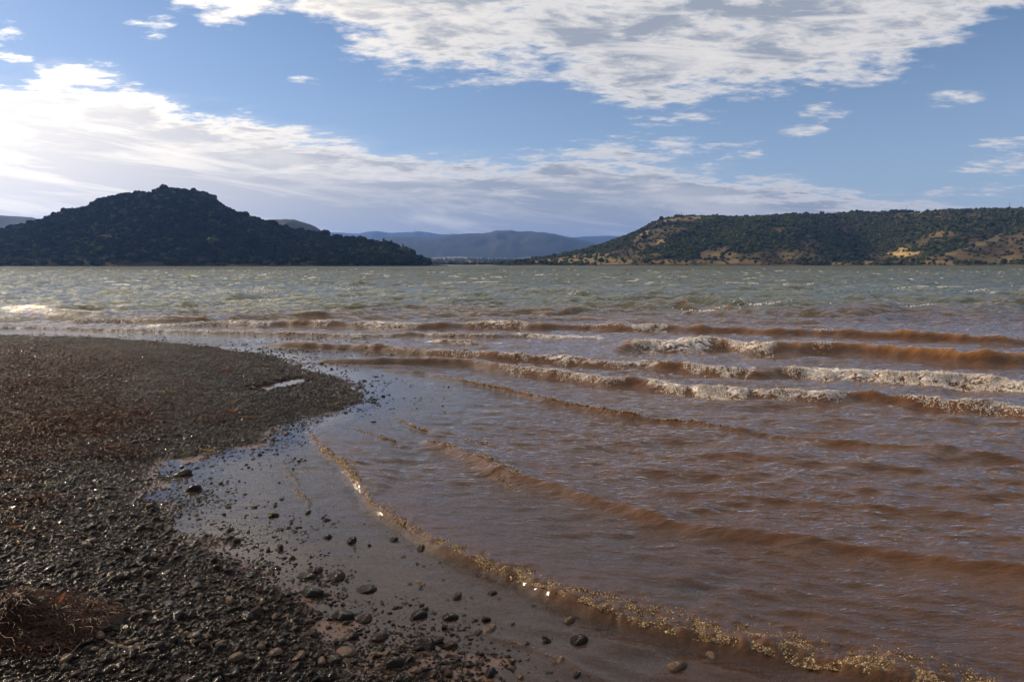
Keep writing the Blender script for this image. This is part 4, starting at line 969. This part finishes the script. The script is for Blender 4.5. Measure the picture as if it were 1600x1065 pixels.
for i, u in enumerate([775, 783, 792, 930, 1005, 1040, 1075, 1110, 1160, 1212, 1226, 1238, 1262, 1275, 1395, 1408, 1500, 1516, 1545, 1560, 1585]):
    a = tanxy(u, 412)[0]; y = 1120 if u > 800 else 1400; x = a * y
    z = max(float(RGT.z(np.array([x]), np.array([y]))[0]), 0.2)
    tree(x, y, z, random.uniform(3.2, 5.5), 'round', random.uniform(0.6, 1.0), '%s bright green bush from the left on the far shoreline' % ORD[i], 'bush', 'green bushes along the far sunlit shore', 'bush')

tsrc = list(TSRC.values()); rd = [i for i, o in enumerate(tsrc) if o.data in CROWNS['round']]; pn = [i for i, o in enumerate(tsrc) if o.data in CROWNS['pine']]
def woods(name, H, n, amin, amax, dens, size, label, pines=0.15, tmax=1.06, tb=0.5):
    a = rng.uniform(amin, amax, n); t = rng.random(n) ** 0.9 * tmax; y = H.y0 + t * (H.yr - H.y0); x = a * y; z = H.z(x, y)
    U, V_ = project(x, y, z); k = (rng.random(n) < dens(x, y, z, U, V_)) & (z > 0.6); x, y, z = x[k], y[k], z[k]; n = len(x)
    isp = rng.random(n) < pines * 2 * fbm(x * .01, y * .01, 2, 88)
    idx = np.where(isp, rng.choice(pn, n), rng.choice(rd, n)); s_ = size * np.exp(rng.normal(0, .30, n))
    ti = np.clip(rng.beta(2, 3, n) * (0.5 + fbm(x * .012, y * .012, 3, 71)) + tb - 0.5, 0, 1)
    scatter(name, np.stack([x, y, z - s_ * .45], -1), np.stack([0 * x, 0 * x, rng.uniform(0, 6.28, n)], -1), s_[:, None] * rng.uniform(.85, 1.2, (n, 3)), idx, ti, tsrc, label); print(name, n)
woods('wood_left', LEFT, 16000, -0.86, -0.12, lambda x, y, z, U, V_: np.clip(0.30 + 1.4 * sst(fbm(x * .012, y * .012, 3, 51), .35, .55) * sst(z, 5, 30) + 0.3, 0, 1), 2.7, 'dense dark woodland covering the shaded hill', 0.5, 1.06, 0.34)  # low leaf tint puts the backlit hill's shade into the colour
def rdens(x, y, z, U, V_):
    b = bare_f(x, y, z, U, V_)
    upper = sst(z, 30, 80) * 0.6 + 0.25
    base = sst(fbm(x * .011, y * .009, 5, 151), .53 - 0.16 * upper, .60 - 0.14 * upper)
    forest = inside([(1040, 372), (1110, 345), (1240, 340), (1250, 385), (1190, 388), (1120, 384), (1060, 400), (1020, 412), (1050, 388)], U, V_) | inside([(1240, 345), (1430, 340), (1470, 345), (1600, 335), (1600, 352), (1480, 358), (1440, 368), (1400, 392), (1300, 396)], U, V_)
    base = np.where(forest, np.maximum(base, 0.30 + 0.6 * sst(fbm(x * .016, y * .012, 4, 155), .36, .48)), base)
    right = inside([(1455, 372), (1600, 350), (1650, 420), (1430, 413)], U, V_)
    base = np.where(right, np.maximum(base * 0.8, 0.22 + 0.5 * sst(fbm(x * .02, y * .008, 3, 158), .45, .6)), base)
    return np.where(b > 0.05, 0.06, np.clip(base, 0.10, 1)) * sst(z, 0.3, 3)
woods('wood_right', RGT, 85000, -0.02, 1.0, rdens, 2.1, 'scrub woodland on the sunlit slopes', 0.10, 1.05, 0.72)  # raised leaf tint paints sunlight onto crowns seen from their shaded side
a = rng.uniform(-0.25, 0.25, 5200); y = 1480 + rng.random(5200) ** 1.5 * 3200; x = a * y; k = rng.random(5200) < sst(fbm(x * .004, y * .003, 3, 202), .45, .58); x, y = x[k], y[k]; n_ = len(x)
scatter('valley_woods', np.stack([x, y, PLN(x, y) - 2], -1), np.stack([0 * x, 0 * x, rng.uniform(0, 6.28, n_)], -1), 4.6 * rng.uniform(.7, 1.4, (n_, 3)), rng.choice(rd, n_), rng.uniform(.2, .7, n_), tsrc, 'tree rows across the valley floor')

# ------------------------------------------------------------------ masts on the ridges, houses in the valley
M_STEEL = mat_plain('galvanised_steel', (0.20, 0.21, 0.23), 0.5, None, 3, 0.0)
def mast(H, u, frac, h, lab, w=0.9):
    x, y, z = hill_point(H, u, frac); root = link('radio_mast', None, None, (x, y, z - 1)); tag(root, lab, 'mast')
    bm = bmesh.new(); legs = [(math.cos(a) * w, math.sin(a) * w) for a in (0.3, 2.4, 4.5)]
    def bar(p, q, r):
        p, q = Vector(p), Vector(q); dd = (q - p); m4 = dd.to_track_quat('Z', 'Y').to_matrix().to_4x4(); m4.translation = (p + q) / 2
        bmesh.ops.create_cone(bm, cap_ends=True, segments=5, radius1=r, radius2=r, depth=dd.length, matrix=m4)
    nseg = 7
    for k_, (lx, ly) in enumerate(legs):
        bar((lx, ly, 0), (lx * .25, ly * .25, h), w * 0.2)
        nx_ = legs[(k_ + 1) % 3]
        for s_ in range(nseg):
            f0, f1 = 1 - .75 * s_ / nseg, 1 - .75 * (s_ + 1) / nseg; bar((lx * f0, ly * f0, h * s_ / nseg), (nx_[0] * f1, nx_[1] * f1, h * (s_ + 1) / nseg), w * .1)
    me = bpy.data.meshes.new('lattice'); bm.to_mesh(me); bm.free(); me.materials.append(M_STEEL); link('lattice', me, root)
    bm = bmesh.new(); bar((0, 0, h * .95), (0, 0, h * 1.25), w * .15); me = bpy.data.meshes.new('antenna'); bm.to_mesh(me); bm.free(); me.materials.append(M_STEEL); link('antenna', me, root)
mast(RGT, 1412, 1.0, 15, 'left one of two thin masts on the right plateau skyline')
mast(RGT, 1571, 1.0, 20, 'right and taller of two thin masts on the right plateau skyline')
mast(RGT, 1063, 1.0, 14, 'thin mast above the left shoulder of the sunlit plateau')
mast(H6, 649, 1.0, 70, 'tiny tower on the farthest blue mountain ridge', 4.5)
M_WALL = mat_plain('pale_render', (0.55, 0.47, 0.38), 0.9, (0.45, 0.38, 0.30), 1, 0.0); M_TILE = mat_plain('clay_tiles', (0.30, 0.13, 0.07), 0.9, None, 2, 0.0); M_DARK = mat_plain('dark_glass', (0.03, 0.03, 0.035), 0.3, None, 2, 0.0)
def house(x, y, z, w, d_, h, rz, lab):
    root = link('house', None, None, (x, y, z), (0, 0, rz)); tag(root, lab, 'house', 'small houses beyond the far shore')
    bm = bmesh.new(); bmesh.ops.create_cube(bm, size=1, matrix=Matrix.Translation((0, 0, h / 2)) @ Matrix.Diagonal((w, d_, h, 1)))
    me = bpy.data.meshes.new('wall'); bm.to_mesh(me); bm.free(); me.materials.append(M_WALL); link('wall', me, root)
    bm = bmesh.new(); o_ = 0.5; vs = [bm.verts.new(p_) for p_ in ((-w / 2 - o_, -d_ / 2 - o_, h + .02), (w / 2 + o_, -d_ / 2 - o_, h + .02), (w / 2 + o_, d_ / 2 + o_, h + .02), (-w / 2 - o_, d_ / 2 + o_, h + .02), (-w / 2 - o_, 0, h + 2.2), (w / 2 + o_, 0, h + 2.2))]
    for f in ((0, 1, 5, 4), (2, 3, 4, 5), (0, 4, 3), (1, 2, 5), (0, 3, 2, 1)): bm.faces.new([vs[i] for i in f])
    me = bpy.data.meshes.new('roof'); bm.to_mesh(me); bm.free(); me.materials.append(M_TILE); link('roof', me, root)
    for sx in (-.28, .28):
        bm = bmesh.new(); bmesh.ops.create_cube(bm, size=1, matrix=Matrix.Translation((sx * w, -d_ / 2 - .02, h * .55)) @ Matrix.Diagonal((1.2, .12, 1.5, 1)))
        me = bpy.data.meshes.new('window'); bm.to_mesh(me); bm.free(); me.materials.append(M_DARK); link('window', me, root)
for i, (u, yv, w) in enumerate([(738, 1500, 13), (746, 1520, 10), (752, 1490, 15), (757, 1540, 9), (762, 1510, 11), (709, 1600, 12), (716, 1650, 10), (838, 1700, 12)]):
    x = tanxy(u, 412)[0] * yv; z = float(PLN(np.array([x]), np.array([float(yv)]))[0])
    lab = ['leftmost pale house of the hamlet at the far end of the lake', 'small pale house second from the left in the far hamlet', 'widest pale house in the middle of the far hamlet', 'smallest pale house of the far hamlet', 'rightmost pale house of the far hamlet', 'lone pale house left of the hamlet near the headland tip', 'second lone house between the headland tip and the hamlet', 'single pale house right of the hamlet below the slope'][i]
    house(x, yv, z - .3, w, 8, 5.5, random.uniform(-.5, .5), lab)

# ------------------------------------------------------------------ haze
m, q, out = material('haze'); pv = q.node('ShaderNodeVolumePrincipled')
pv.inputs['Color'].default_value = (0.19, 0.39, 1.0, 1); pv.inputs['Density'].default_value = 0.000072; pv.inputs['Anisotropy'].default_value = 0.3
q.put(out.inputs['Volume'], pv.outputs[0])
bm = bmesh.new(); bmesh.ops.create_cube(bm, size=1)
for v in bm.verts: v.co = Vector((v.co.x * 44000, 6800 + v.co.y * 16000, -8 + (v.co.z + .5) * 520))
me = bpy.data.meshes.new('haze'); bm.to_mesh(me); bm.free(); me.materials.append(m)
tag(link('haze', me), kind='stuff')
